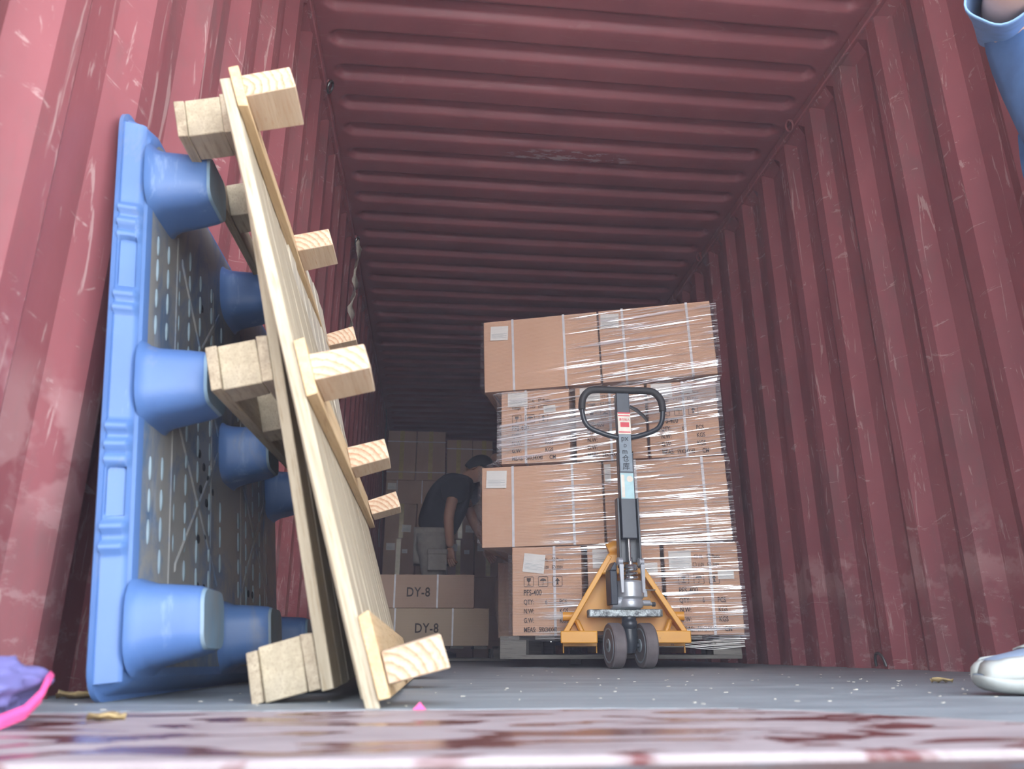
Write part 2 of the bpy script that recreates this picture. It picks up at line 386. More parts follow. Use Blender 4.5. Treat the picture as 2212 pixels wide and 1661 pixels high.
def skin_mesh(pts, edges, radii, sub=2):
    me = bpy.data.meshes.new('sk'); me.from_pydata(pts, edges, []); ob = bpy.data.objects.new('sk', me); C.objects.link(ob)
    md = ob.modifiers.new('s', 'SKIN'); md.use_smooth_shade = True
    for i, v in enumerate(me.skin_vertices[0].data):
        r = radii[i]; v.radius = (r, r) if not hasattr(r, '__len__') else r; v.use_root = (i == 0)
    sb = ob.modifiers.new('b', 'SUBSURF'); sb.levels = sub; sb.render_levels = sub
    bpy.context.view_layer.update()
    ev = bpy.data.meshes.new_from_object(ob.evaluated_get(bpy.context.evaluated_depsgraph_get()))
    vs = [tuple(v.co) for v in ev.vertices]; fs = [tuple(p.vertices) for p in ev.polygons]
    bpy.data.objects.remove(ob); bpy.data.meshes.remove(me); bpy.data.meshes.remove(ev)
    return vs, fs

# ------------------------------------------------------------------ the container (setting)
XL, XR, HR, Y1 = -1.186, 1.200, 2.68, 12.0
def wall(name, x, s, ph):
    """corrugated sheet; s=-1 left, +1 right: recesses go outwards by 36 mm; slopes that look at the door are lit"""
    p = .2945; mb = MB(); ys = [.86]; xs = [x]
    k = -7
    while True:
        y = ph + k * p
        if y > Y1: break
        for dy, off in ((-.034, .036), (.034, 0), (.100, 0), (.168, .036)):
            if y + dy > .86 and y + dy < Y1: ys.append(y + dy); xs.append(x + s * off)
        k += 1
    zs = [0, .012, .5, 1, 1.5, 2.0, 2.56, 2.625]
    rings = []
    for z in zs:
        rings.append([(xx if z < 2.6 or abs(xx - x) < .001 else x, yy, z) for xx, yy in zip(xs, ys)])
    mb.loft(rings, close=False, caps=False)
    mb.box((min(x + s * .0, x + s * .05), .62, 0), (max(x, x + s * .05), .86, 2.62))
    o = mb.build(name, MAT['wall'])
    md = o.modifiers.new('thick', 'SOLIDIFY'); md.thickness = .003; md.offset = 0
    tag(o, 'corrugated red steel side wall of the container', None, kind='structure'); return o
wall('wall_left', XL, -1, 2.735); wall('wall_right', XR, 1, 2.701)
def back():
    mb = MB(); ring = []
    x = XL
    pts = []
    while x < XR:
        for dx, d in ((0, 0), (.05, 0), (.09, .04), (.16, .04), (.2, 0)): pts.append((min(x + dx, XR), Y1 + d))
        x += .25
    mb.loft([[(a, b, z) for a, b in pts] for z in (0, HR)], close=False, caps=False)
    o = mb.build('wall_back', MAT['wall']); tag(o, 'far end wall of the container', None, kind='structure')
back()
def roof():
    mb = MB(); xs = []; cx = (XL + XR) / 2; hw = (XR - XL) / 2
    for a in (-hw, -hw + .03, -1.150, -1.135, -1.12, -1.11, -1.10, -1.09, -1.08, -1.065, -1.05, -.9, -.5, 0): xs.append(a)
    xs = xs + [-a for a in reversed(xs[:-1])]
    p = .2135; ys = [.60]; k = -9
    S = (-.104, -.096, -.088, -.080, -.070, -.055, -.040, -.026, -.016, -.008, 0, .010, .022, .06)
    while 2.661 + k * p < Y1 + .1:
        ys += [2.661 + k * p + q for q in S]; k += 1
    ys = sorted(y for y in ys if .6 <= y <= Y1) + [Y1]
    def slot(x, y):
        kk = round((y - 2.661 + .042) / p); yy = y - (2.661 + kk * p)
        a, b = -.090, .010                       # near (dark) and far (bright) edges
        c = (a + b) / 2; r = (b - a) / 2
        dx = max(abs(x) - (1.125 - r), 0); d = math.hypot(dx, yy - c)
        t = min(max((r + .004 - d) / .022, 0), 1); return t * t * (3 - 2 * t)
    grid = [[(cx + x, y, HR - .02 + .032 * slot(x, y) + .004 * math.sin(x * 2.1 + y)) for x in xs] for y in ys]
    n = len(xs); mb.add([q for r in grid for q in r], [(i * n + k, i * n + k + 1, (i + 1) * n + k + 1, (i + 1) * n + k) for i in range(len(ys) - 1) for k in range(n - 1)])
    o = mb.build('ceiling', MAT['roof'], smooth=True, angle=80); md = o.modifiers.new('thick', 'SOLIDIFY'); md.thickness = .003; md.offset = -1
    tag(o, 'ribbed red steel container roof', None, kind='structure')
roof()
for nm, x0, x1 in (('trim_1', XL - .04, XL + .018), ('trim_2', XR - .018, XR + .04)):
    mb = MB(); mb.box((x0, .60, 2.615), (x1, Y1, 2.70)); o = mb.build(nm, MAT['wall'], bevel=.006)
    tag(o, 'red steel top side rail', None, kind='structure')
mb = MB(); mb.box((XL - .06, .34, 2.60), (XR + .06, .60, 2.86)); tag(mb.build('trim_3', MAT['wall'], bevel=.01), 'red steel door header', None, kind='structure')
# roof patches of scraped paint
def flo():
    edge = [(-1.24, 1.075), (-.9, 1.07), (-.45, 1.062), (-.22, 1.045), (-.12, .99), (-.05, .90), (.02, .80), (.12, .72), (.3, .67), (1.26, .64)]
    mb = MB(); n = 0
    pts = []
    for i in range(len(edge) - 1):
        a, b = edge[i], edge[i + 1]; m = max(2, int((b[0] - a[0]) / .02))
        for j in range(m):
            t = j / m; x = a[0] + (b[0] - a[0]) * t; y = a[1] + (b[1] - a[1]) * t + (random.random() - .5) * .012; pts.append((x, y))
    pts.append(edge[-1]); pts += [(1.26, 12.05), (-1.24, 12.05)]
    mb.prism(pts, -.03, 0, 'Z')
    tag(mb.build('floor', MAT['floor']), 'worn grey plywood container floor', None, kind='structure')
    mb = MB(); mb.box((-1.26, .60, -.06), (1.28, 1.30, -.0009)); tag(mb.build('trim_4', MAT['sill'], bevel=.004), 'dusty red steel door sill with wet patches', None, kind='structure')
    mb = MB(); mb.box((-1.30, .30, -.12), (1.32, .5985, -.007)); tag(mb.build('trim_5', MAT['lip'], bevel=.006), 'peeling painted outer sill lip', None, kind='structure')
    mb = MB(); mb.box((-30, -45, -1.3), (30, 14, -1.2)); tag(mb.build('ground', MAT['concrete']), 'unseen concrete yard outside the container, added to bounce light in', None, kind='structure')  # ground plane out of view, added to bounce light up inside
    mb = MB(); mb.box((XL - .1, .3, -.3), (XR + .1, 12.1, -.121)); tag(mb.build('trim_6', MAT['wall']), 'container underframe', None, kind='structure')
flo()

# lashing rings
def ring(loc, sx_, label):
    r = empty('lashing_ring', loc); tag(r, label, 'lashing ring')
    mb = MB(); n = 16
    path = [(sx_ * (.016 - .010 * math.cos(2 * PI * i / n)), .030 * math.sin(2 * PI * i / n), -.028 - .026 * math.cos(2 * PI * i / n)) for i in range(n + 1)]
    mb.tube(path, .0055, 8, False); mb.build('ring', MAT['steel'] if sx_ > 0 else MAT['wall'], r, True)
    mb = MB(); mb.box((min(0, sx_ * .014), -.012, -.012), (max(0, sx_ * .014), .012, .012)); mb.build('ring_bracket', MAT['wall'], r, bevel=.002)
ring((XR - .018, 3.18, 2.655), -1, 'nearest steel lashing ring under the right roof rail')
ring((XR - .018, 4.60, 2.655), -1, 'farther steel lashing ring under the right roof rail')
ring((XL + .018, 3.12, 2.655), 1, 'red lashing ring under the left roof rail, without rag')
ring((XL + .018, 4.60, 2.655), 1, 'red lashing ring under the left roof rail with pale rag tied to it')
r = empty('lashing_ring', (XR, 3.11, .055)); tag(r, 'rusty lashing ring at the foot of the right wall', 'lashing ring')
mb = MB(); mb.tube([(-.006 - .008 * math.sin(PI * i / 12), .035 * math.cos(PI * i / 12), -.045 + .05 * math.sin(PI * i / 12)) for i in range(13)], .0055, 8); mb.build('ring', MAT['steel'], r, True)
mb = MB(); mb.box((-.004, -.045, -.054), (.02, .045, -.04)); mb.build('ring_bracket', MAT['wall'], r)

# hanging rag + strap
def ribbon(name, pts, wd, mat, label, cat, seed=0):
    mb = MB(); rows = []
    for i, p in enumerate(pts):
        a = .9 * math.sin(i * .8 + seed); ww = wd * (1 + .35 * math.sin(i * 1.9 + seed))
        d = Vector((math.sin(a) * .5, math.cos(a), 0)) * ww / 2; p = Vector(p)
        rows.append([p - d, p - d * .3 + Vector((.006, 0, 0)), p + d * .3 - Vector((.004, 0, 0)), p + d])
    mb.loft(rows, close=False, caps=False); o = mb.build(name, mat, None, True, angle=180)
    md = o.modifiers.new('t', 'SOLIDIFY'); md.thickness = .002
    return tag(o, label, cat)
ribbon('rag', [(-1.140 + .004 * math.sin(i * .7), 4.60 - .008 * i, 2.615 - i * .032) for i in range(25)], .085, MAT['rag'], 'pale twisted rag hanging from the left roof rail behind the wooden pallets', 'rag')
ribbon('lashing_strap', [(-1.150 + .008 * math.sin(i * .5), 8.3, 2.60 - i * .06) for i in range(26)], .03, MAT['grey_strap'], 'grey strap hanging down the left wall beside the far cartons', 'strap', 2)

# ------------------------------------------------------------------ blue plastic pallet leaning on the left wall
def rrect(hy, hz, r, n=5):
    out = []
    for cy_, cz_, a0 in ((hy - r, hz - r, 0), (-hy + r, hz - r, PI / 2), (-hy + r, -hz + r, PI), (hy - r, -hz + r, 1.5 * PI)):
        for i in range(n + 1):
            a = a0 + PI / 2 * i / n; out.append((cy_ + r * math.cos(a), cz_ + r * math.sin(a)))
    return out
def blue_pallet():
    root = empty('plastic_pallet', (-1.0760, 1.2267, .004), [math.radians(a) for a in (-.81, -6.6, -1.48)])
    tag(root, 'blue moulded plastic pallet standing on edge against the left wall', 'pallet')
    H, D, T = 1.015, 1.08, .052
    # deck slab, rounded corners, stepped rim
    mb = MB(); prof = [(0, 0), (.003, -.005), (.010, -.005), (.012, .003), (.024, .008), (T - .016, .014), (T - .004, .024), (T, .038)]
    rings = []
    def outline(inset):
        return [(y + D / 2, z + H / 2) for y, z in rrect(D / 2 - inset, H / 2 - inset, .045, 6)]
    rings = [[(x, y, z) for y, z in outline(i)] for x, i in prof]
    mb.loft(rings); mb.cur = 1
    rings = [[(x, y, z) for y, z in outline(i)] for x, i in ((T - .0005, .042), (T - .003, .055))]
    deck = MB(); deck.v, deck.f, deck.mi = mb.v, mb.f, mb.mi
    # main slab with the feet side in the dirty tone
    o = deck.build('deck', [MAT['blue'], MAT['blue_dirty']], root, True, angle=30)
    for p in o.data.polygons:
        if p.normal.x > .9 and p.area > .3: p.material_index = 1
    # ribbed skirt on the front edge: raised pads with grooves and two recessed hand pockets
    mb = MB(); nx = 7; zs = [i * .0052 + .02 for i in range(186)]
    def bump_(z):
        h = .004
        for c, a in ((.800, .013), (.772, .013), (.748, .009), (.634, .011), (.608, .011), (.402, .013), (.372, .013), (.348, .009), (.243, .012), (.212, .012)):
            d = abs(z - c) / .011
            if d < 1: h += a * (1 - d * d) * .8
        return h
    def pocket(z, x):
        for a, b in ((.652, .738), (.262, .336)):
            if a < z < b and .014 < x < .038: return True
        return False
    xs = [.006, .011, .013, .016, .028, .036, .039, .044]
    rows = []
    for z in zs:
        row = []
        for x in xs:
            y = .003 + .011 * max(0, (x - .012) / .024) - (bump_(z) if .010 < x < .040 else 0)
            if pocket(z, x): y = .022
            row.append((x, y - .001, z))
        rows.append(row)
    mb.loft(rows, close=False, caps=False)
    mb.build('ribbed_skirt', MAT['blue'], root, True, angle=60)
    # hollow feet
    for vi, v in enumerate((.088, .55, .985)):
        for zi, z in enumerate((.098, .49, .885)):
            mb = MB(); rings = []
            for x, hy, hz, r in ((0, .088, .074, .05), (.008, .078, .066, .045), (.022, .072, .061, .042), (.075, .064, .053, .035), (.094, .060, .049, .030), (.100, .056, .045, .026)):
                rings.append([(T + x - .004, y + v, q + z) for y, q in rrect(hy, hz, r)])
            mb.loft(rings); f = mb.build('foot', MAT['blue'] , root, True, angle=50)
            mb = MB(); mb.loft([[(T + x - .004, y + v, q + z) for y, q in rrect(hy, hz, min(.024, hz * .8))] for x, hy, hz in ((.099, .057, .046), (.104, .055, .044), (.1035, .044, .034), (.1045, .030, .022), (.1025, .012, .009))])
            t = mb.build('foot_tip', MAT['blue_tip'], f, True)
    # deck slots, drawn as pale raised ovals
    mb = MB(); rnd = random.Random(3)
    for j, v in enumerate((.070, .125, .185, .25, .32, .40, .48, .63, .70, .77, .84, .91)):
        z = .17 + .012 * (j % 2)
        while z < .83:
            L = .036 + .010 * rnd.random()
            if not (min(abs(v - q) for q in (.088, .55, .985)) < .10 and min(abs(z + .02 - q) for q in (.098, .49, .885)) < .10):
                mb.ball((T + .0005, v, z + L / 2), (.0028, .0052, L / 2), 8, 6)
            z += .052
    mb.build('slot', MAT['slot'], root, True)['kind'] = 'stuff'
    mb = MB()
    for v in (.18, .42, .66, .90):
        mb.prism([(v - .012, .16), (v + .012, .16), (v + .008, .84), (v - .008, .84)], T - .002, T + .002, 'X')
    for z0, z1 in ((.2, .47), (.47, .2), (.52, .8), (.8, .52)):
        mb.prism([(.20, z0 - .008), (.20, z0 + .008), (.46, z1 + .008), (.46, z1 - .008)], T - .002, T + .003, 'X')
        mb.prism([(.66, z0 - .008), (.66, z0 + .008), (.92, z1 + .008), (.92, z1 - .008)], T - .002, T + .003, 'X')
    mb.build('stiffening_rib', MAT['blue_dirty'], root, bevel=.003)
    mb = MB()
    for v, z in ((.33, .44), (.36, .42), (.39, .40), (.42, .38), (.34, .37), (.38, .35), (.33, .18), (.37, .18), (.33, .76), (.40, .62), (.72, .20), (.76, .20), (.74, .6), (.33, .27), (.38, .285)):
        mb.ball((T + .001, v, z), (.002, .010, .009), 10, 6)
    mb.build('drain_hole', MAT['hole'], root, True)['kind'] = 'stuff'
blue_pallet()

# ------------------------------------------------------------------ the two wooden pallets standing on edge
def jag(mb, lo, hi, rnd, a=.002):
    """a sawn board: a box whose corners wander a little"""
    n0 = len(mb.v); mb.box(lo, hi)
    for i in range(n0, len(mb.v)):
        x, y, z = mb.v[i]; mb.v[i] = (x + rnd.uniform(-a, a) * .5, y + rnd.uniform(-a, a), z + rnd.uniform(-a, a))
def long_board(mb, x0, x1, y0, y1, z0, z1, rnd):
    n = 24; rings = []; amp = .0022
    o = rnd.random() * 50
    for i in range(n + 1):
        z = z0 + (z1 - z0) * i / n
        w0 = noise.noise((o, z * 5, 0)) * amp * 2; w1 = noise.noise((o + 9, z * 6, 0)) * amp * 2; b = noise.noise((o + 20, z * 2.5, 0)) * .003
        rings.append([(x0 + b * .5, y0 + w0, z), (x1 + b * .5, y0 + w0 + .001, z), (x1 + b * .5, y1 + w1, z), (x0 + b * .5, y1 + w1, z)])
    mb.loft(rings)
def pallet_right():
    rnd = random.Random(5)
    root = empty('wooden_pallet', (-.65434, 1.08194, .048), [math.radians(a) for a in (-.83, -17.06, -.17)])
    tag(root, 'pale new pine pallet standing on edge, its blocks sticking out to the right', 'pallet')
    v = 0.0; wds = (.022, .085, .09, .095, .085, .10, .09, .095, .085, .09, .095, .09, .1)
    lens = [(-.052, .975)] + [(-.03 + rnd.uniform(-.012, .01), .985 + rnd.uniform(-.01, .012)) for _ in wds]
    for i, wd in enumerate(wds):
        mb = MB(); z0, z1 = lens[i]
        xo = rnd.uniform(-.006, .006) * (i > 0)
        long_board(mb, -.0345 + xo, -.0165, v, v + wd - .004, z0, z1, rnd)
        mb.build('deck_board', MAT['board'] if i != 0 else MAT['board'], root, bevel=.0015, origin=(0, v, 0)); v += wd
    rows = ((.0, .02, .055), (.432, .004, .042), (.952, 0, .044))
    for ri, (u, du, hw) in enumerate(rows):
        mb = MB(); hz = (.055, .045, .042)[ri]
        jag(mb, (-.0165, -.004, u + du - hz), (0, 1.175, u + du + hz), rnd); mb.build('stringer_board', MAT['stringer'], root, bevel=.0015)
        for ci, vv in enumerate((0, .523, 1.076)):
            w_, hu = .082, .022
            if ri == 2: hu = .022
            mb = MB(); dz = rnd.uniform(-.004, .004)
            jag(mb, (0.0004, vv, u - hu + dz), (w_, vv + .098, u + hu + dz), rnd, .003)
            mb.build('block', MAT['block'], root, bevel=.002, origin=(.04, vv + .05, u + rnd.uniform(-.03, .03)))
pallet_right()
def pallet_left():
    rnd = random.Random(11)
    root = empty('wooden_pallet', (-.7728, 1.1985, .0525), [math.radians(a) for a in (.95, -13.39, -1.65)])
    tag(root, 'weathered wooden pallet on edge between blue pallet and new pine pallet, blocks towards the left', 'pallet')
    v = 0.0
    for i in range(11):
        wd = .088; mb = MB()
        long_board(mb, .0175, .0345 + rnd.uniform(-.002, .002) * (i > 0), v, v + wd - .006, -.042 + rnd.uniform(-.006, .004), .985 + rnd.uniform(-.01, .006), rnd)
        mb.build('deck_board', MAT['board'] if i == 0 else MAT['board_edge'], root, bevel=.0015, origin=(0, v, 0)); v += wd
    for ri, u in enumerate((0, .471, .945)):
        mb = MB(); jag(mb, (0, -.002, u - .040), (.0174, .95, u + .040), rnd); mb.build('stringer_board', MAT['old_board'], root, bevel=.0015)
        mb = MB(); jag(mb, (-.078, -.006, u - .038), (-.0615, .95, u + .034), rnd); mb.build('runner_board', MAT['old_board'], root, bevel=.0015)
        for ci, vv in enumerate((0, .27, .50, .86)):
            mb = MB(); jag(mb, (-.0610, vv, u - .0385), (-.0004, vv + .07, u + .0385), rnd, .002)
            mb.build('block', MAT['old_block'], root, bevel=.002, origin=(-.03, vv, u))
pallet_left()

# ------------------------------------------------------------------ cartons
def outline_rr(mb, x, z, w, h, t, y, r=.006):
    o = [(x + a, z + b) for a, b in rrect(w / 2, h / 2, r, 3)]; i = [(x + a, z + b) for a, b in rrect(w / 2 - t, h / 2 - t, max(r - t, .001), 3)]
    n = len(o); vs = [(a, y, b) for a, b in o] + [(a, y, b) for a, b in i]
    mb.add(vs, [(k, (k + 1) % n, (k + 1) % n + n, k + n) for k in range(n)])
def poly(mb, pts, y): mb.add([(a, y, b) for a, b in pts], [tuple(range(len(pts)))])
def icons(root, x, z, s, y):
    for k in range(3):
        mb = MB(); cx_ = x + k * s * 1.45; outline_rr(mb, cx_, z, s, s, s * .05, y, s * .12)
        if k == 0:   # glass
            poly(mb, [(cx_ - s * .22, z + s * .34), (cx_ + s * .22, z + s * .34), (cx_ + s * .17, z + s * .05), (cx_ + s * .03, z - s * .03), (cx_ + s * .03, z - s * .29), (cx_ + s * .17, z - s * .30), (cx_ + s * .2, z - s * .36), (cx_ - s * .2, z - s * .36), (cx_ - s * .17, z - s * .30), (cx_ - s * .03, z - s * .29), (cx_ - s * .03, z - s * .03), (cx_ - s * .17, z + s * .05)], y)
        elif k == 1:  # umbrella
            poly(mb, [(cx_ + s * .32 * math.cos(PI * i / 8), z + s * .06 + s * .24 * math.sin(PI * i / 8)) for i in range(9)] + [(cx_ - s * .02, z + s * .06), (cx_ - s * .02, z - s * .31), (cx_ - s * .12, z - s * .31), (cx_ - s * .12, z - s * .35), (cx_ + s * .02, z - s * .35), (cx_ + s * .02, z + s * .06)], y)
        else:         # this way up
            poly(mb, [(cx_ - s * .24, z + s * .04), (cx_, z + s * .34), (cx_ + s * .24, z + s * .04), (cx_ + s * .08, z + s * .04), (cx_ + s * .08, z - s * .26), (cx_ + s * .14, z - s * .26), (cx_ + s * .14, z - s * .32), (cx_ - s * .14, z - s * .32), (cx_ - s * .14, z - s * .26), (cx_ - s * .08, z - s * .26), (cx_ - s * .08, z + s * .04)], y)
        mb.build('shipping_icon', MAT['ink'], root)
def line_text(root, s_, size, x, y, z, sx):
    mb = MB(); text_mesh(mb, s_, size, front(x, y, z), sx); mb.build('printed_text', MAT['ink'], root)
def carton(pos, rot, size, label, group, mat='card', straps=(), labels=(), marks=None, tape=None, hstraps=()):
    """local origin: bottom front left corner; front looks to -y"""
    w_, d_, h_ = size
    rnd = random.Random(hash(label) % 9999 if False else len(label) * 7 + int(w_ * 1000))
    root = empty('carton', pos, rot); tag(root, label, 'carton', group)
    mb = MB(); nx, nz = 6, 5
    # slightly bulging body
    def P(x, y, z):
        fx, fz, fy = x / w_, z / h_, y / d_
        b = .005 * math.sin(PI * fx) * math.sin(PI * fz); bs = .004 * math.sin(PI * fz) * math.sin(PI * fy)
        yy = y; xx = x; zz = z
        if fy == 0: yy = y - b
        if fy == 1: yy = y + b
        if fx == 0: xx = x - bs
        if fx == 1: xx = x + bs
        return (xx, yy, zz)
    def quadgrid(fn, a, b):
        o = len(mb.v)
        for j in range(b + 1):
            for i in range(a + 1): mb.v.append(fn(i / a, j / b))
        for j in range(b):
            for i in range(a): mb.f.append((o + j * (a + 1) + i, o + j * (a + 1) + i + 1, o + (j + 1) * (a + 1) + i + 1, o + (j + 1) * (a + 1) + i)); mb.mi.append(0)
    quadgrid(lambda s, t: P(s * w_, 0, t * h_), nx, nz); quadgrid(lambda s, t: P(s * w_, d_, t * h_), nx, nz)
    quadgrid(lambda s, t: P(0, s * d_, t * h_), nx, nz); quadgrid(lambda s, t: P(w_, s * d_, t * h_), nx, nz)
    quadgrid(lambda s, t: (s * w_, t * d_, 0), 1, 2); quadgrid(lambda s, t: (s * w_, t * d_, h_), 1, 2)
    me = bpy.data.meshes.new('carton_body'); me.from_pydata(mb.v, [], mb.f); bm = bmesh.new(); bm.from_mesh(me)
    bmesh.ops.remove_doubles(bm, verts=bm.verts, dist=.0005); bmesh.ops.recalc_face_normals(bm, faces=bm.faces); bm.to_mesh(me); bm.free()
    me.materials.append(MAT[mat]); o = bpy.data.objects.new('carton_body', me); C.objects.link(o); o.parent = root
    b = o.modifiers.new('bevel', 'BEVEL'); b.width = .004; b.segments = 2; b.limit_method = 'ANGLE'; b.angle_limit = math.radians(50)
    for p in me.polygons: p.use_smooth = True
    me.set_sharp_from_angle(angle=math.radians(40))
    for s in straps:
        x0 = s - .006; x1 = s + .006; mb2 = MB(); e_ = .0065
        x0b, x1b = x0 + .003 * math.sin(s * 40), x1 + .003 * math.sin(s * 40)
        ring_o = lambda x: [(x, -e_, -.0012), (x, d_ + e_, -.0012), (x, d_ + e_, h_ + .0014), (x, -e_, h_ + .0014)]
        ring_i = lambda x: [(x, -e_ + .0008, -.0004), (x, d_ + e_ - .0008, -.0004), (x, d_ + e_ - .0008, h_ + .0006), (x, -e_ + .0008, h_ + .0006)]
        a, b_, c_, d2 = ring_o(x0), ring_o(x1), ring_i(x1), ring_i(x0)
        mb2.loft([a, b_, c_, d2, a], caps=False); mb2.build('strap', MAT['strap'], root)
    for z in hstraps:
        mb2 = MB(); mb2.box((-.0045, -.0075, z - .006), (w_ + .0045, -.006, z + .006)); mb2.build('strap', MAT['strap'], root)
    if tape is not None:
        mb2 = MB(); mb2.box((tape - .026, -.0075, .01), (tape + .026, -.0062, h_ + .001)); mb2.box((tape - .026, -.0075, h_ + .0002), (tape + .026, .12, h_ + .0012)); mb2.build('tape', MAT['tape'], root)
    for lx, lz, lw, lh, ang in labels:
        e0 = empty('x'); Mx = Matrix.Translation((lx, -.0078, lz)) @ Matrix.Rotation(ang, 4, 'Y'); bpy.data.objects.remove(e0)
        mb2 = MB(); mb2.box((-lw / 2, 0, -lh / 2), (lw / 2, .0009, lh / 2), Mx); lb = mb2.build('paper_label', MAT['label'], root)
        mb2 = MB()
        for k in range(5):
            zz = -lh * .05 - k * lh * .07; mb2.box((-lw * .42, -.0006, zz), (lw * (.42 - .2 * (k % 2)), 0, zz + lh * .012), Mx)
        pr = mb2.build('print_lines', MAT['grey_label'], lb); pr.visible_shadow = True
    if marks:
        marks(root, w_, h_)
    return root
def pfs(root, w_, h_):
    y = -.0066; x0 = .055
    icons(root, x0 + .025, h_ * .60, .046, y)
    line_text(root, 'PFS-400', .036, x0, y, h_ * .445, .72)
    for k, (a, v, u) in enumerate((('QTY:', '6', 'PCS'), ('N.W:', '', 'KGS'), ('G.W:', '', 'KGS'), ('MEAS:', '59X34X40', 'CM'))):
        z = h_ * .345 - k * .0405 * h_ / .395
        line_text(root, a, .030, x0, y, z, .72)
        if v: line_text(root, v, .030, x0 + (.10 if k == 0 else .07), y, z, .72 if k == 0 else .62)
        line_text(root, u, .030, x0 + (.165 if k < 3 else .185), y, z, .72)
    for zz, words in ((.74, (('Voltage:', 0), ('110V', .09), ('220V', .155))), (.83, (('Material:', 0), ('AL', .10), ('Plastic', .155)))):
        for w_t, dx in words: line_text(root, w_t, .022, x0 + dx, y, h_ * zz, .65)
    for xx, zz in ((.078, .74), (.142, .74), (.086, .83), (.142, .83)):
        mb = MB(); outline_rr(mb, x0 + xx, h_ * zz + .008, .016, .016, .002, y, .002)
        if xx == .142: poly(mb, [(x0 + xx - .007, h_ * zz + .010), (x0 + xx - .002, h_ * zz + .003), (x0 + xx + .009, h_ * zz + .018), (x0 + xx - .002, h_ * zz + .0065)], y)
        mb.build('tick_box', MAT['ink'], root)

TH = math.radians(-16); SX, SY = -.25, 3.70
ex = Vector((math.cos(TH), math.sin(TH), 0)); ey = Vector((-math.sin(TH), math.cos(TH), 0))
def st(s, d, z): v = Vector((SX, SY, 0)) + ex * s + ey * d; return (v.x, v.y, z)
def stack_carton(s0, s1, d, dep, z, h, roll, label, group, **k):
    return carton(st(s0, d, z), (0, -roll, TH), (s1 - s0, dep, h), label, group, **k)
gF = 'shrink-wrapped cartons on the pallet truck'
R1 = math.radians(1.35)
stack_carton(-.112, .480, 0, .34, 1.311, .386, R1, 'large left carton of the top layer of the film-wrapped stack', gF, straps=(.155, .42), labels=((.085, .315, .092, .078, .05),))
stack_carton(.488, 1.045, 0, .34, 1.3265, .386, R1, 'large right carton of the top layer of the film-wrapped stack', gF, straps=(.12, .44), labels=((.055, .325, .092, .078, .05),))
for (a, b), nm, lab in (((-.024, .318), 'left', ((.085, .325, .1, .075, 0), (.245, .268, .06, .035, -.08))), ((.348, .688), 'middle', ((.075, .33, .1, .07, 0),)), ((.700, 1.028), 'right', ((.07, .33, .1, .07, 0), (.19, .335, .05, .05, 0)))):
    stack_carton(a, b, 0, .58, .936, .370, 0, nm + ' carton of the second layer from top of the wrapped stack, printed marks half hidden', gF, straps=(.125 if nm == 'left' else .17,), labels=lab, marks=pfs)
R2 = math.radians(.6)
stack_carton(-.117, .468, 0, .34, .5335, .386, R2, 'large left carton of the third layer, jutting out past the carton below', gF, straps=(.155, .445), labels=((.075, .325, .1, .085, .04),))
stack_carton(.477, 1.042, 0, .34, .5395, .386, R2, 'large right carton of the third layer, behind the handle of the pallet truck', gF, straps=(.15, .46), labels=((.02, .33, .03, .085, 0), (.10, .33, .06, .085, 0)))
for (a, b), nm, lab in (((.030, .355), 'left', ((.105, .32, .1, .085, .12),)), ((.383, .715), 'middle', ((.075, .335, .1, .085, 0), (.285, .29, .065, .045, 0))), ((.732, 1.056), 'right', ((.07, .32, .1, .085, 0), (.265, .255, .07, .04, 0)))):
    stack_carton(a, b, 0, .58, .1355, .3955, 0, nm + ' carton of the bottom layer of the wrapped stack, standing on the low pallet', gF, straps=(.20,), labels=lab, marks=pfs)
# rear row, seen past the left edge
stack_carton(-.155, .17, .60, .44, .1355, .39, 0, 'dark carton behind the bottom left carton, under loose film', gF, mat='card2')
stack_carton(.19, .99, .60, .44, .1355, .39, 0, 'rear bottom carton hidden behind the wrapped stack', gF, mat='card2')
stack_carton(-.117, 1.04, .36, .34, .5375, .386, 0, 'rear carton of the third layer behind the large ones', gF)
stack_carton(-.10, 1.04, .36, .34, 1.315, .386, 0, 'rear carton of the top layer behind the large ones', gF)

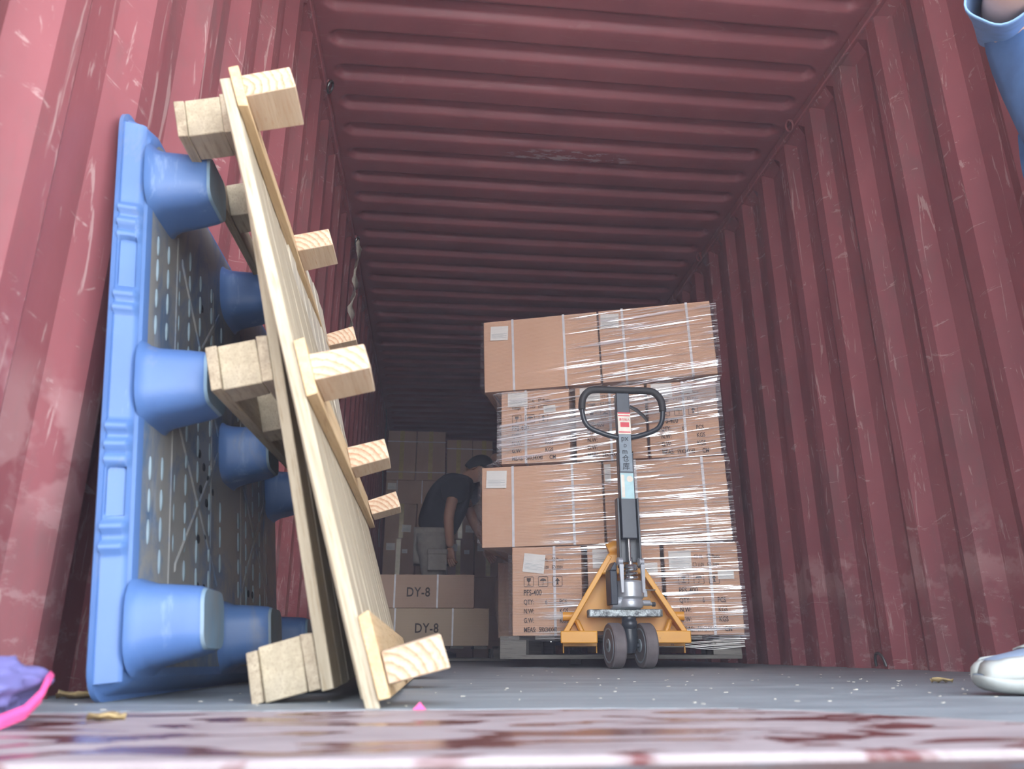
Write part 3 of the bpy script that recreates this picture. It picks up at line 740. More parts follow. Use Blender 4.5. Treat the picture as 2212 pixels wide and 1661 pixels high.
# film around the stack
def film():
    lay = [(.115, .03, 1.062), (.33, .03, 1.062), (.50, .028, 1.06), (.545, -.122, 1.048), (.72, -.122, 1.048), (.905, -.122, 1.048), (.955, -.03, 1.036), (1.1, -.028, 1.036), (1.29, -.03, 1.036), (1.33, -.118, 1.052), (1.5, -.118, 1.052), (1.695, -.118, 1.052), (1.715, -.10, 1.05)]
    def ext(z):
        for a, b in zip(lay, lay[1:]):
            if a[0] <= z <= b[0]:
                t = (z - a[0]) / (b[0] - a[0]); t = t * t * (3 - 2 * t); return a[1] + (b[1] - a[1]) * t, a[2] + (b[2] - a[2]) * t
        return lay[-1][1:]
    nz_ = 300; ns = 56; rows = []; uvs = []; cov = []; bun = []
    zb, zt = .112, 1.705
    back = .44
    for j in range(nz_ + 1):
        z = zb + (zt - zb) * j / nz_; l, r = ext(z); l -= .014; r += .012; row = []
        tilt = (0.02 if z < .55 else .05 if z < .95 else .13 if z < 1.32 else .09)
        for i in range(ns + 13 + 13):
            if i < 13: s, d = l, back - (back + .012) * i / 13
            elif i <= 13 + ns: s, d = l + (r - l) * (i - 13) / ns, -.013
            else: s, d = r, -.013 + (back) * (i - 13 - ns) / 12
            zz = z + (math.radians(1.0) * (s - .5) if z > 1.3 else 0)
            k = noise.noise((s * 2.2 + d, (z - tilt * s * .8) * 75, 1.3)) * .0022 + noise.noise((s * 1.2, z * 22, 4)) * .0025
            dd = d - (k + .002 if 13 <= i <= 13 + ns else 0); ss = s + (k * .25 if not 13 <= i <= 13 + ns else 0)
            if z < .135: dd -= .0
            row.append(st(ss, dd, zz)); uvs.append((s + d * .9, z - tilt * s * .8))
            cvr = min(max((s - (.30 if z > 1.31 else (.16 if .53 < z < .93 else .12))) / .12, 0), 1) if 13 <= i <= 13 + ns else .6
            if .93 < z < 1.31: cvr = max(cvr, .75)
            if z < .5: cvr = max(cvr * .9, .12)
            cov.append(cvr)
            bc = 1.06 + .17 * s; bun.append(max(0, 1 - abs(z - bc) / .085) ** .6 if .93 < z < 1.30 and 13 <= i <= 13 + ns else 0)
        rows.append(row)
    n = len(rows[0]); mb = MB(); mb.add([q for r in rows for q in r], [(i * n + k, i * n + k + 1, (i + 1) * n + k + 1, (i + 1) * n + k) for i in range(nz_) for k in range(n - 1)])
    o = mb.build('stretch_film', MAT['film'], None, True, angle=180)
    me = o.data; ul = me.uv_layers.new(name='UVMap')
    for lp in me.loops: ul.data[lp.index].uv = uvs[lp.vertex_index]
    at = me.attributes.new('cover', 'FLOAT', 'POINT')
    for i, c_ in enumerate(cov): at.data[i].value = c_
    at = me.attributes.new('bunch', 'FLOAT', 'POINT')
    for i, c_ in enumerate(bun): at.data[i].value = c_
    tag(o, 'clear wrinkled stretch film wound around the carton stack', 'plastic film')
    # loose skirt of film below and left
    mb = MB(); rows = []
    for j in range(14):
        z = .50 - j * .026
        rows.append([st(-.175 + .012 * noise.noise((j * .5, i * .7, 3)) - .02 * math.sin(PI * j / 13), .60 - .56 * i / 12 , z) if False else st(-.13 - .03 * math.sin(PI * j / 13) + .15 * (i / 12) ** 2 + .01 * noise.noise((j * .6, i * .6, 3)), .62 - .55 * i / 12, z) for i in range(13)])
    mb.loft(rows, close=False, caps=False); o = mb.build('loose_film', MAT['film'], None, True, angle=180)
    ul = o.data.uv_layers.new(name='UVMap')
    for lp in o.data.loops:
        co = o.data.vertices[lp.vertex_index].co; ul.data[lp.index].uv = (co.z * 1.2, co.y)
    at = o.data.attributes.new('cover', 'FLOAT', 'POINT')
    for a in at.data: a.value = .25
    tag(o, 'loose clear film hanging over the dark carton left of the bottom layer', 'plastic film')
    mb = MB(); rnd = random.Random(4)
    for k in range(9):
        z = .112 - .0035 * k; mb.tube([st(.62 + (1.05 - .62) * i / 14, -.016 - .012 * math.sin(i * .9 + k), z + .012 * (1 - i / 14) + .004 * math.sin(i * .7 + k * 1.3) - .010 * math.sin(PI * i / 14)) for i in range(15)], .0018, 6)
    tag(mb.build('film_rope', MAT['label'], None, True), 'bunched film edge hanging under the right bottom carton', 'plastic film')
film()

# low wooden pallet under the stack
def floor_pallet(name, pos, rot, w_, d_, zb, label, blocks=(0, .5, 1)):
    root = empty(name, pos, rot); tag(root, label, 'pallet')
    rnd = random.Random(2)
    for k in range(3):
        y = (0, d_ / 2 - .045, d_ - .09)[k]
        mb = MB(); jag(mb, (0, y, zb), (w_, y + .09, zb + .016), rnd); mb.build('bottom_board', MAT['pallet_wood'], root, bevel=.001)
        for f in blocks:
            x = f * (w_ - .12); mb = MB(); jag(mb, (x, y, zb + .0165), (x + .12, y + .09, zb + .0795), rnd); mb.build('block', MAT['pallet_wood'], root, bevel=.002)
    for k in range(7):
        x = k * (w_ - .09) / 6; mb = MB(); jag(mb, (x, 0, zb + .080), (x + .09, d_, zb + .0965), rnd, .001); mb.build('deck_board', MAT['pallet_wood'], root, bevel=.001)
    return root
p0 = st(-.026, -.005, 0)
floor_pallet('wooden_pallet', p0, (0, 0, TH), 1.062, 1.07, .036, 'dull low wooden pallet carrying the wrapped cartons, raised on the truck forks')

# ------------------------------------------------------------------ pallet truck
def truck():
    root = empty('pallet_truck', (.232, 3.40, 0), (0, 0, math.radians(-9)))
    tag(root, 'yellow hand pallet truck with black loop handle in front of the wrapped stack', 'pallet truck')
    # frame: two bent plates meeting at the top
    mb = MB(); t = .012
    def strip(a, b, w_, y0, y1):   # flat bar from a to b in XZ, width to the inside
        a = Vector((a[0], 0, a[1])); b = Vector((b[0], 0, b[1])); d = (b - a).normalized(); n = Vector((-d.z, 0, d.x))
        if n.x * (a.x + b.x) > 0: n = -n
        p = [a, b, b + n * w_, a + n * w_]; mb.prism([(q.x, q.z) for q in p], y0, y1)
    for s in (-1, 1):
        strip((s * .262, .150), (s * .060, .470), .022, -.020, .10)
    mb.build('side_flange', MAT['yellow'], root, bevel=.003)
    mb = MB(); mb.prism([(-.235, .15), (.235, .15), (.085, .395), (-.085, .395)], .080, .092); mb.build('back_plate', MAT['yellow'], root, bevel=.002)
    mb = MB(); mb.prism([(-.105, .385), (.105, .385), (.058, .475), (-.058, .475)], -.018, .085); mb.build('top_cap', MAT['yellow'], root, bevel=.008)
    mb = MB(); mb.tube([(-.055, .03, .49), (-.03, .03, .50), (.03, .03, .50)], [.030, .034, .034], 14); mb.build('cap_tube', MAT['yellow'], root, True)
    for s in (-1, 1):
        mb = MB(); mb.prism([(s * .274, .150), (s * .118, .150), (s * .118, .100), (s * .274, .100)], -.03, -.018); mb.prism([(s * .274, .150), (s * .118, .150), (s * .118, .142), (s * .274, .142)], -.018, .09)
        mb.build('front_foot_plate', MAT['yellow'], root, bevel=.004)
        mb = MB(); mb.lathe([(.019, s * .20), (.019, s * .262)], (0, .055, .212), 'X', 16); mb.build('pivot_pin', MAT['yellow'], root, True)
        mb = MB(); mb.tube([(s * .23, .06, .21), (s * .20, .05, .19), (s * .18, .04, .145)], .012, 8); mb.build('link_rod', MAT['yellow'], root, True)
        # fork
        mb = MB(); mb.box((s * .19 - .075, .09, .088), (s * .19 + .075, 1.12, .107)); mb.box((s * .19 - .075, .09, .060), (s * .19 - .069, 1.12, .088)); mb.box((s * .19 + .069, .09, .060), (s * .19 + .075, 1.12, .088))
        fk = mb.build('fork', MAT['yellow'], root, bevel=.002)
        mb = MB(); mb.lathe([(.036, -.03), (.038, -.025), (.038, .025), (.036, .03)], (s * .19, 1.02, .038), 'X', 18); mb.build('load_wheel', MAT['tyre'], fk, True)
    # front platform disc-bar
    mb = MB(); mb.prism([(-.158, -.055), (-.150, -.068), (.150, -.068), (.158, -.055), (.158, .03), (-.158, .03)], .205, .236, 'Z'); mb.build('front_plate', MAT['plate'], root, bevel=.004)
    # steering group turned a little
    sg = math.radians(14); Ms = Matrix.Rotation(sg, 4, 'Z') @ Matrix.Translation((0, -.06, 0))
    def T(mb_): mb_.v = [tuple(Ms @ Vector(v)) for v in mb_.v]; return mb_
    for x in (-.068, .068):
        mb = MB(); mb.lathe([(.052, x - .026), (.086, x - .026), (.0905, x - .020), (.0905, x + .020), (.086, x + .026), (.052, x + .026)], (0, 0, .0905), 'X', 40); wh = T(mb).build('steer_wheel', MAT['tyre'], root, True, angle=35)
        mb = MB(); mb.lathe([(.016, x - .030), (.026, x - .030), (.028, x - .018), (.060, x - .018), (.064, x - .0275), (.070, x - .0275), (.070, x + .0275), (.064, x + .0275), (.060, x + .018), (.028, x + .018), (.026, x + .03), (.016, x + .03)], (0, 0, .0905), 'X', 32); T(mb).build('hub', MAT['hub'], wh, True, angle=35)
        mb = MB(); mb.lathe([(.013, x - .031), (.013, x + .031)], (0, 0, .0905), 'X', 16); T(mb).build('bearing', MAT['steel'], wh, True, angle=35)
    mb = MB(); mb.lathe([(.012, -.10), (.012, .10)], (0, 0, .0905), 'X', 12); mb.tube([(0, .0, .205), (0, 0, .17), (0, .0, .12), (0, 0, .0905), (0, 0, .06)], [.030, .030, .034, .030, .02], 16); mb.ball((0, -.005, .175), (.034, .036, .03)); T(mb).build('axle_fork', MAT['black_metal'], root, True)
    # pump body
    mb = MB(); mb.lathe([(.040, .237), (.052, .243), (.056, .262), (.050, .275), (.060, .285), (.060, .345), (.052, .352), (.030, .352)], (.010, 0, 0), 'Z', 24)
    mb.lathe([(.026, -.075), (.026, -.01)], (0, 0, .262), 'X', 16); mb.box((.050, -.02, .285), (.082, .0, .318)); mb.lathe([(.012, .05), (.012, .095)], (0, -.01, .262), 'X', 12); mb.lathe([(.007, .09), (.007, .118)], (0, -.012, .258), 'X', 10)
    pb = T(mb).build('pump_body', MAT['silver'], root, bevel=.002)
    mb = MB(); mb.box((-.083, -.03, .252), (-.052, .04, .392)); mb.prism([(-.083, .392), (-.052, .392), (-.052, .42), (-.06, .43)], -.03, .04); T(mb).build('pump_cylinder', MAT['slate'], root, bevel=.004)
    for x in (-.044, .050):
        mb = MB(); mb.prism([(x - .004, .300), (x + .006, .300), (x + .010, .415), (x - .008, .415)], -.066, -.054); mb.lathe([(.017, x - .010), (.017, x + .010)], (0, -.045, .428), 'X', 16); T(mb).build('handle_bracket', MAT['silver'], root, True, angle=35)
    mb = MB()
    path = [(.012 + .026 * math.cos(a * .45), -.02 + .026 * math.sin(a * .45), .350 + .0012 * a) for a in range(0, 48)]
    mb.tube(path, .0055, 7); mb.lathe([(.030, .402), (.032, .408), (.026, .418), (.010, .420), (.010, .448)], (.012, -.02, 0), 'Z', 20); T(mb).build('return_spring', MAT['chrome'], root, True)
    mb = MB(); mb.box((.075, -.03, .312), (.115, -.026, .316)); mb.lathe([(.010, .10), (.010, .112)], (0, -.02, .256), 'X', 10); T(mb).build('release_lever', MAT['steel'], root)
    # handle column (a U channel below, box tube above), loop and lever
    Mh = Ms @ Matrix.Translation((.004, -.035, 0)) @ Matrix.Rotation(math.radians(-6), 4, 'Z')
    def H(mb_): mb_.v = [tuple(Mh @ Vector(v)) for v in mb_.v]; return mb_
    mb = MB(); mb.box((-.047, -.02, .405), (-.038, .03, .70)); mb.box((.040, -.02, .405), (.049, .03, .70)); mb.box((-.047, .026, .43), (.049, .032, .70)); H(mb).build('handle_base_channel', MAT['black_metal'], root, bevel=.002)
    mb = MB(); mb.box((-.032, -.026, .525), (.034, .024, .90)); mb.box((-.030, -.024, .90), (.030, .022, 1.18)); col = H(mb).build('handle_column', MAT['slate'], root, bevel=.003)
    mb = MB(); mb.tube([(0, -.005, .43), (0, -.005, .53)], .006, 8); H(mb).build('pull_chain', MAT['chrome'], root, True)
    # loop: rounded trapezium
    P0 = [(-.030, .975), (-.075, .985), (-.145, 1.012), (-.172, 1.040), (-.183, 1.075), (-.186, 1.12), (-.178, 1.16), (-.155, 1.188), (-.12, 1.198), (0, 1.198), (.12, 1.198), (.155, 1.188), (.178, 1.16), (.186, 1.12), (.183, 1.075), (.172, 1.040), (.145, 1.012), (.075, .985), (.030, .975)]
    def cr(p, n=5):
        out = []
        for i in range(len(p) - 1):
            a, b, c_, d = p[max(i - 1, 0)], p[i], p[i + 1], p[min(i + 2, len(p) - 1)]
            for k in range(n):
                t_ = k / n; out.append(tuple(.5 * ((2 * b[q]) + (-a[q] + c_[q]) * t_ + (2 * a[q] - 5 * b[q] + 4 * c_[q] - d[q]) * t_ ** 2 + (-a[q] + 3 * b[q] - 3 * c_[q] + d[q]) * t_ ** 3) for q in (0, 1)))
        return out + [p[-1]]
    Ph = cr(P0); yb = -.008
    mb = MB(); mb.tube([(x, yb, z) for x, z in Ph], .0115, 12); lp = H(mb).build('handle_loop', MAT['black_metal'], root, True)
    mb = MB(); mb.tube([(x, yb, z) for x, z in Ph if z > 1.095], .0165, 14); H(mb).build('rubber_grip', MAT['rubber_grip'], lp, True)
    mb = MB(); mb.tube([(.03, -.02, 1.118), (.06, -.025, 1.10), (.09, -.028, 1.072), (.108, -.028, 1.045)], [.011, .013, .011, .007], 10, flat=.5); H(mb).build('lower_lever', MAT['rubber_grip'], root, True)
    # stickers on the column, with their writing
    def sticker(x0, x1, z0, z1, mat, marks, ink, name='sticker'):
        mb = MB(); mb.box((x0, -.0285, z0), (x1, -.0265, z1)); s_ = H(mb).build(name, mat, col)
        if marks:
            mb = MB(); marks(mb); H(mb).build('sticker_print', ink, s_)
    def m1(mb):
        mb.box((-.027, -.0292, 1.068), (.027, -.0286, 1.073)); mb.box((-.018, -.0292, 1.018), (.022, -.0286, 1.040)); mb.box((-.028, -.0292, 1.080), (.028, -.0286, 1.086)); mb.box((-.027, -.0292, .992), (.027, -.0286, .997))
        text_mesh(mb, '请勿站人', .013, front(-.024, -.0290, 1.048), .95)
    sticker(-.029, .029, .985, 1.085, MAT['cream'], m1, MAT['red'])
    def m2(mb):
        for s_, z, sz, dx in (('px', .955, .034, -.018), ('D', .925, .020, -.008), ('m', .895, .034, -.016), ('仓', .862, .034, -.017), ('库', .826, .034, -.017)):
            text_mesh(mb, s_, sz, front(dx, -.0290, z), .95)
    sticker(-.027, .027, .815, .984, MAT['grey_label'], m2, MAT['ink_blue'], 'name_label')
    def m3(mb):
        mb.lathe([(.014, -.0292), (.014, -.0286)], (.012, 0, .782), 'Y', 18); mb.box((-.026, -.0292, .70), (-.012, -.0286, .80))
    sticker(-.029, .029, .695, .808, MAT['mint'], m3, MAT['cream'])
truck()

# ------------------------------------------------------------------ DY-8 cartons behind on their own pallet
def dy(x0, z): 
    def f(root, w_, h_):
        mb = MB(); text_mesh(mb, 'DY-8', .088, front(x0, -.0068, z), .82, 1.08); mb.build('printed_text', MAT['ink'], root)
    return f
floor_pallet('wooden_pallet', (-1.10, 5.58, 0), (0, 0, math.radians(-1)), 1.06, .62, .005, 'low dark wooden pallet under the two printed flat cartons')
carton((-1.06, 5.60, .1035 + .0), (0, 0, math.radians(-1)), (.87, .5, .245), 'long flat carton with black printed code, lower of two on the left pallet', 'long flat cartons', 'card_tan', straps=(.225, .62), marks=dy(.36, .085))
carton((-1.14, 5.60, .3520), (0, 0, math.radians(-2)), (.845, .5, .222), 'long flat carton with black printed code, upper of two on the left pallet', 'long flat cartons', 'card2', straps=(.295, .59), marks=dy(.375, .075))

# ------------------------------------------------------------------ the far load of cartons
gB = 'cartons stacked at the far end of the container'
rowsB = [(0.0, .44), (.4405, .42), (.861, .42), (1.2815, .405), (1.687, .275), (1.9625, .595)]
def far():
    rnd = random.Random(21)
    cols = ['leftmost', 'second', 'third', 'fourth', 'fifth']
    nm = ['on the floor', 'second level', 'third level', 'fourth level', 'fifth level', 'top level']
    for ri, (z, h) in enumerate(rowsB):
        if ri == 5: xs = [(-1.155, -.818), (-.812, -.472), (-.455, -.155), (-.150, .09)]
        elif ri == 4: xs = [(-1.155, -.57), (-.565, .02), (.03, .60)]
        elif ri == 3: xs = [(-1.145, -.79), (-.78, -.43), (-.42, -.13), (-.12, .22), (.23, .58)]
        else: xs = [(-1.145, -.79), (-.78, -.45), (-.44, -.12), (-.11, .22), (.23, .58)]
        if ri == 0: xs = xs[:4]
        for ci, (a, b) in enumerate(xs):
            hh = h - (.10 if ri == 5 and ci >= 2 else 0) - .002; wd = b - a
            lab = ()
            if ri in (4,) and ci == 0: lab = ((.07, .20, .10, .08, 0),)
            if ri == 3: lab = ((.25, .12, .1, .08, .06),) if ci != 4 else ()
            if ri == 2: lab = ((.08, .33, .1, .08, 0), (.24, .28, .06, .045, 0))
            tp = wd / 2 + rnd.uniform(-.02, .02) if ri in (5, 3, 2) else None
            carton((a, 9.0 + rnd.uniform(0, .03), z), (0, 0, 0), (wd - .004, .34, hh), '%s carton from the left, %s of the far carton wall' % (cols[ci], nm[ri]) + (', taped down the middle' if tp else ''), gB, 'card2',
                   straps=((.13, .42) if ri == 4 else ()), labels=lab, tape=tp, hstraps=((.16 * hh, .78 * hh) if ri == 5 else ()))
far()

# ------------------------------------------------------------------ people
def head_mesh(mb, c, fwd, up, s=1.0):
    """skull with brow, nose, lips, chin and ears; fwd/up unit vectors"""
    fwd = Vector(fwd).normalized(); up = Vector(up); up = (up - fwd * up.dot(fwd)).normalized(); sd_ = fwd.cross(up); c = Vector(c)
    nu, nv = 28, 22; rings = []
    for i in range(nv + 1):
        th = -PI / 2 + PI * i / nv; row = []
        for j in range(nu):
            ph = 2 * PI * j / nu; x = math.cos(th) * math.cos(ph); y = math.cos(th) * math.sin(ph); z = math.sin(th)
            k = max(math.cos(th), .03) / max(math.cos(th), 1e-4) if abs(math.cos(th)) < .03 else 1
            w_ = .074 * (1 - .28 * max(-z, 0) ** 1.5); d = .094 * (1 - .10 * max(-z, 0))
            X = x * d; Y = y * w_; Z = z * .118
            if x > 0:
                g = lambda a, b, sa, sb: math.exp(-((y - a) / sa) ** 2 - ((z - b) / sb) ** 2)
                X += .020 * g(0, -.12, .16, .16) + .006 * g(0, -.42, .35, .07) + .005 * g(0, -.52, .3, .06) + .010 * g(0, -.75, .45, .15) + .005 * g(0, .22, .6, .1)
                X -= .010 * g(.36, .05, .2, .12) + .010 * g(-.36, .05, .2, .12)
            row.append(c + (fwd * X + sd_ * Y + up * Z) * s)
        rings.append(row)
    mb.loft(rings)
    for q in (-1, 1):
        e_ = [c + (sd_ * q * (.070 + .004 * (k % 2)) + fwd * (-.008 + .016 * math.cos(2 * PI * k / 10)) + up * (-.005 + .030 * math.sin(2 * PI * k / 10))) * s for k in range(10)]
        e2 = [p + (sd_ * q * .012 - fwd * .006) * s for p in e_]
        mb.loft([e_, e2])
    return fwd, up, sd_
def hair_mesh(mb, c, fwd, up, s=1.0, brim=False):
    fwd = Vector(fwd).normalized(); up = Vector(up); up = (up - fwd * up.dot(fwd)).normalized(); sd_ = fwd.cross(up); c = Vector(c)
    nu, nv = 28, 12; rings = []
    for i in range(nv + 1):
        row = []
        for j in range(nu):
            ph = 2 * PI * j / nu; x = math.cos(ph)
            lo = .38 if x > .3 else (-.35 if x < -.2 else .38 - .73 * (.3 - x) / .5)
            th = math.asin(lo) + (PI / 2 - math.asin(lo)) * i / nv
            ct = max(math.cos(th), .02)
            row.append(c + (fwd * ct * x * .104 + sd_ * ct * math.sin(ph) * .086 + up * math.sin(th) * .130) * s)
        rings.append(row)
    mb.loft(rings)
    if brim:
        p0 = [c + (fwd * (.085 + .065 * math.sin(PI * k / 10)) + sd_ * (.075 * math.cos(PI * k / 10)) + up * (.045 - .02 * math.sin(PI * k / 10))) * s for k in range(11)]
        p1 = [p + up * .006 for p in p0]; mb.loft([p0, p1])
def hand(mb, wrist, dirv, palmn, s=1.0, curl=.5):
    d = Vector(dirv).normalized(); n = Vector(palmn); n = (n - d * n.dot(d)).normalized(); t = d.cross(n); w0 = Vector(wrist)
    # palm
    rings = []
    for k, (l, w_, h) in enumerate(((0, .028, .020), (.02, .034, .016), (.05, .042, .015), (.085, .041, .012))):
        rings.append([w0 + d * l * s + t * (w_ * math.cos(a)) * s + n * (h * math.sin(a)) * s for a in [2 * PI * i / 12 for i in range(12)]])
    mb.loft(rings)
    for k, (off, L) in enumerate(((-.030, .068), (-.010, .076), (.010, .071), (.029, .056))):
        p = w0 + d * .080 * s + t * off * s; a = 0; path = [p]; rr = [.0095 * s]
        for q in range(3):
            a += curl * (.5 + .15 * k); dd = d * math.cos(a) + n * math.sin(a); p = p + dd * (L * (.45, .32, .23)[q]) * s; path.append(p); rr.append((.0088, .0082, .0065)[q] * s)
        mb.tube(path, rr, 8)
    p = w0 + d * .025 * s - t * .030 * s; mb.tube([p, p + (d * .6 - t * .75 + n * .3).normalized() * .04 * s, p + (d * .9 - t * .5 + n * .5).normalized() * .075 * s], [.013 * s, .011 * s, .008 * s], 8)

def bg_worker():
    root = empty('person', (-.50, 6.40, 0)); tag(root, 'person in black T-shirt and pale shorts, bending forward behind the flat cartons', 'person')
    off = Vector((-.50, 6.40, 0))
    P = {'pel': (-.60, 6.42, .90), 'sp': (-.53, 6.42, 1.14), 'ch': (-.42, 6.42, 1.33), 'nk': (-.33, 6.41, 1.43), 'hd': (-.27, 6.40, 1.50),
         'shR': (-.42, 6.25, 1.36), 'elR': (-.475, 6.20, 1.08), 'wrR': (-.455, 6.22, .84),
         'shL': (-.36, 6.58, 1.36), 'elL': (-.25, 6.60, 1.10), 'wrL': (-.14, 6.56, .90),
         'hpR': (-.60, 6.33, .88), 'knR': (-.57, 6.31, .48), 'anR': (-.62, 6.33, .09), 'toR': (-.48, 6.31, .04),
         'hpL': (-.60, 6.52, .88), 'knL': (-.52, 6.55, .48), 'anL': (-.58, 6.55, .09), 'toL': (-.44, 6.56, .04)}
    Rr = {'pel': .11, 'sp': .10, 'ch': .10, 'nk': .06, 'hd': .06, 'shR': .055, 'elR': .046, 'wrR': .034, 'shL': .055, 'elL': .046, 'wrL': .034,
          'hpR': .088, 'knR': .058, 'anR': .042, 'toR': .038, 'hpL': .088, 'knL': .058, 'anL': .042, 'toL': .038}
    K = list(P); E = [('pel', 'sp'), ('sp', 'ch'), ('ch', 'nk'), ('nk', 'hd'), ('ch', 'shR'), ('shR', 'elR'), ('elR', 'wrR'), ('ch', 'shL'), ('shL', 'elL'), ('elL', 'wrL'), ('pel', 'hpR'), ('hpR', 'knR'), ('knR', 'anR'), ('anR', 'toR'), ('pel', 'hpL'), ('hpL', 'knL'), ('knL', 'anL'), ('anL', 'toL')]
    vs, fs = skin_mesh([tuple(Vector(P[k]) - off) for k in K], [(K.index(a), K.index(b)) for a, b in E], [Rr[k] for k in K])
    mb = MB(); mb.add(vs, fs)
    hc = Vector((-.235, 6.385, 1.508)) - off; fw, up = Vector((.66, -.28, -.72)), Vector((.62, -.1, .78))
    head_mesh(mb, hc, fw, up); hand(mb, Vector(P['wrR']) - off, (.08, 0, -1), (.5, .5, 0)); hand(mb, Vector(P['wrL']) - off, (.3, 0, -1), (.5, .5, 0))
    mb.build('body', MAT['skin'], root, True, angle=180)
    mb = MB(); hair_mesh(mb, hc, fw, up, 1.12); mb.build('hair', MAT['hair'], root, True, angle=180)
    # clothes
    k2 = ['pel', 'sp', 'ch', 'nk', 'shR', 'eR', 'shL', 'eL']
    Q = dict(P); Q['eR'] = (-.455, 6.215, 1.20); Q['eL'] = (-.30, 6.59, 1.22); Q['pel'] = (-.60, 6.42, .93); Q['nk'] = (-.355, 6.41, 1.40)
    rr = {'pel': .185, 'sp': .19, 'ch': .215, 'nk': .095, 'shR': .145, 'eR': .098, 'shL': .135, 'eL': .095}
    vs, fs = skin_mesh([tuple(Vector(Q[k]) - off) for k in k2], [(0, 1), (1, 2), (2, 3), (2, 4), (4, 5), (2, 6), (6, 7)], [rr[k] for k in k2])
    mb = MB(); mb.add(vs, fs); mb.build('shirt', MAT['black_cloth'], root, True, angle=180)
    k3 = ['pel', 'hpR', 'kR', 'hpL', 'kL']; Q['kR'] = (-.575, 6.31, .56); Q['kL'] = (-.535, 6.55, .56); Q['pel'] = (-.60, 6.42, .91)
    vs, fs = skin_mesh([tuple(Vector(Q[k]) - off) for k in k3], [(0, 1), (1, 2), (0, 3), (3, 4)], [.145, .125, .095, .125, .095])
    mb = MB(); mb.add(vs, fs); sh = mb.build('shorts', MAT['grey_cloth'], root, True, angle=180)
    mb = MB(); mb.box((-.13, -.235, .66), (.02, -.205, .80)); mb.box((-.135, -.24, .78), (.025, -.21, .825)); mb.build('cargo_pocket', MAT['grey_cloth'], sh, bevel=.01)
    for s in ('R', 'L'):
        a = Vector(P['an' + s]) - off; t = Vector(P['to' + s]) - off
        mb = MB(); mb.loft([[(x + 0, a.y + hy * math.cos(q), max(.0 + zc + hz * math.sin(q), .002)) for q in [2 * PI * i / 12 for i in range(12)]] for x, hy, zc, hz in ((a.x - .06, .03, .05, .045), (a.x - .02, .04, .055, .055), (a.x + .06, .045, .045, .045), (t.x, .048, .035, .034), (t.x + .06, .03, .028, .024))])
        mb.build('shoe', MAT['black_cloth'], root, True)
bg_worker()
def bg_worker2():
    off = Vector((.42, 7.2, 0)); root = empty('person', off); tag(root, 'person almost hidden behind the wrapped stack, only a bare bent arm showing', 'person')
    P = {'pel': (.44, 7.2, .92), 'sp': (.42, 7.2, 1.2), 'ch': (.38, 7.2, 1.46), 'nk': (.38, 7.2, 1.60), 'hd': (.38, 7.19, 1.68), 'shR': (.20, 7.15, 1.56), 'elR': (-.06, 7.05, 1.80), 'wrR': (.12, 6.92, 1.62),
         'shL': (.56, 7.2, 1.50), 'elL': (.63, 7.1, 1.24), 'wrL': (.56, 6.95, 1.12), 'hpR': (.34, 7.2, .9), 'knR': (.33, 7.17, .49), 'anR': (.33, 7.22, .09), 'toR': (.33, 7.08, .045), 'hpL': (.54, 7.2, .9), 'knL': (.55, 7.17, .49), 'anL': (.55, 7.22, .09), 'toL': (.55, 7.08, .045)}
    Rr = {'pel': .13, 'sp': .125, 'ch': .14, 'nk': .058, 'hd': .06, 'shR': .062, 'elR': .045, 'wrR': .032, 'shL': .06, 'elL': .042, 'wrL': .030, 'hpR': .088, 'knR': .058, 'anR': .042, 'toR': .043, 'hpL': .088, 'knL': .058, 'anL': .042, 'toL': .043}
    K = list(P); E = [('pel', 'sp'), ('sp', 'ch'), ('ch', 'nk'), ('nk', 'hd'), ('ch', 'shR'), ('shR', 'elR'), ('elR', 'wrR'), ('ch', 'shL'), ('shL', 'elL'), ('elL', 'wrL'), ('pel', 'hpR'), ('hpR', 'knR'), ('knR', 'anR'), ('anR', 'toR'), ('pel', 'hpL'), ('hpL', 'knL'), ('knL', 'anL'), ('anL', 'toL')]
    vs, fs = skin_mesh([tuple(Vector(P[k]) - off) for k in K], [(K.index(a), K.index(b)) for a, b in E], [Rr[k] for k in K])
    mb = MB(); mb.add(vs, fs); hc = Vector((.38, 7.17, 1.74)) - off; head_mesh(mb, hc, (0, -1, -.25), (0, 0, 1)); hand(mb, Vector(P['wrR']) - off, (.8, -.4, -.5), (0, -1, -.5)); hand(mb, Vector(P['wrL']) - off, (-.3, -1, -.2), (-1, 0, 0))
    mb.build('body', MAT['skin'], root, True, angle=180)
    mb = MB(); hair_mesh(mb, hc, (0, -1, -.25), (0, 0, 1)); mb.build('hair', MAT['hair'], root, True, angle=180)
    Q = dict(P); Q['eR'] = (.12, 7.12, 1.63); Q['eL'] = (.60, 7.16, 1.36); k2 = ['pel', 'sp', 'ch', 'shR', 'eR', 'shL', 'eL']
    vs, fs = skin_mesh([tuple(Vector(Q[k]) - off) for k in k2], [(0, 1), (1, 2), (2, 3), (3, 4), (2, 5), (5, 6)], [.18, .175, .185, .095, .08, .10, .08])
    mb = MB(); mb.add(vs, fs); mb.build('shirt', MAT['black_cloth'], root, True, angle=180)
    k3 = ['pel', 'hpR', 'knR', 'anR', 'hpL', 'knL', 'anL']
    vs, fs = skin_mesh([tuple(Vector(Q[k]) - off) for k in k3], [(0, 1), (1, 2), (2, 3), (0, 4), (4, 5), (5, 6)], [.145, .115, .08, .065, .115, .08, .065])
    mb = MB(); mb.add(vs, fs); mb.build('trousers', MAT['navy_cloth'], root, True, angle=180)
bg_worker2()

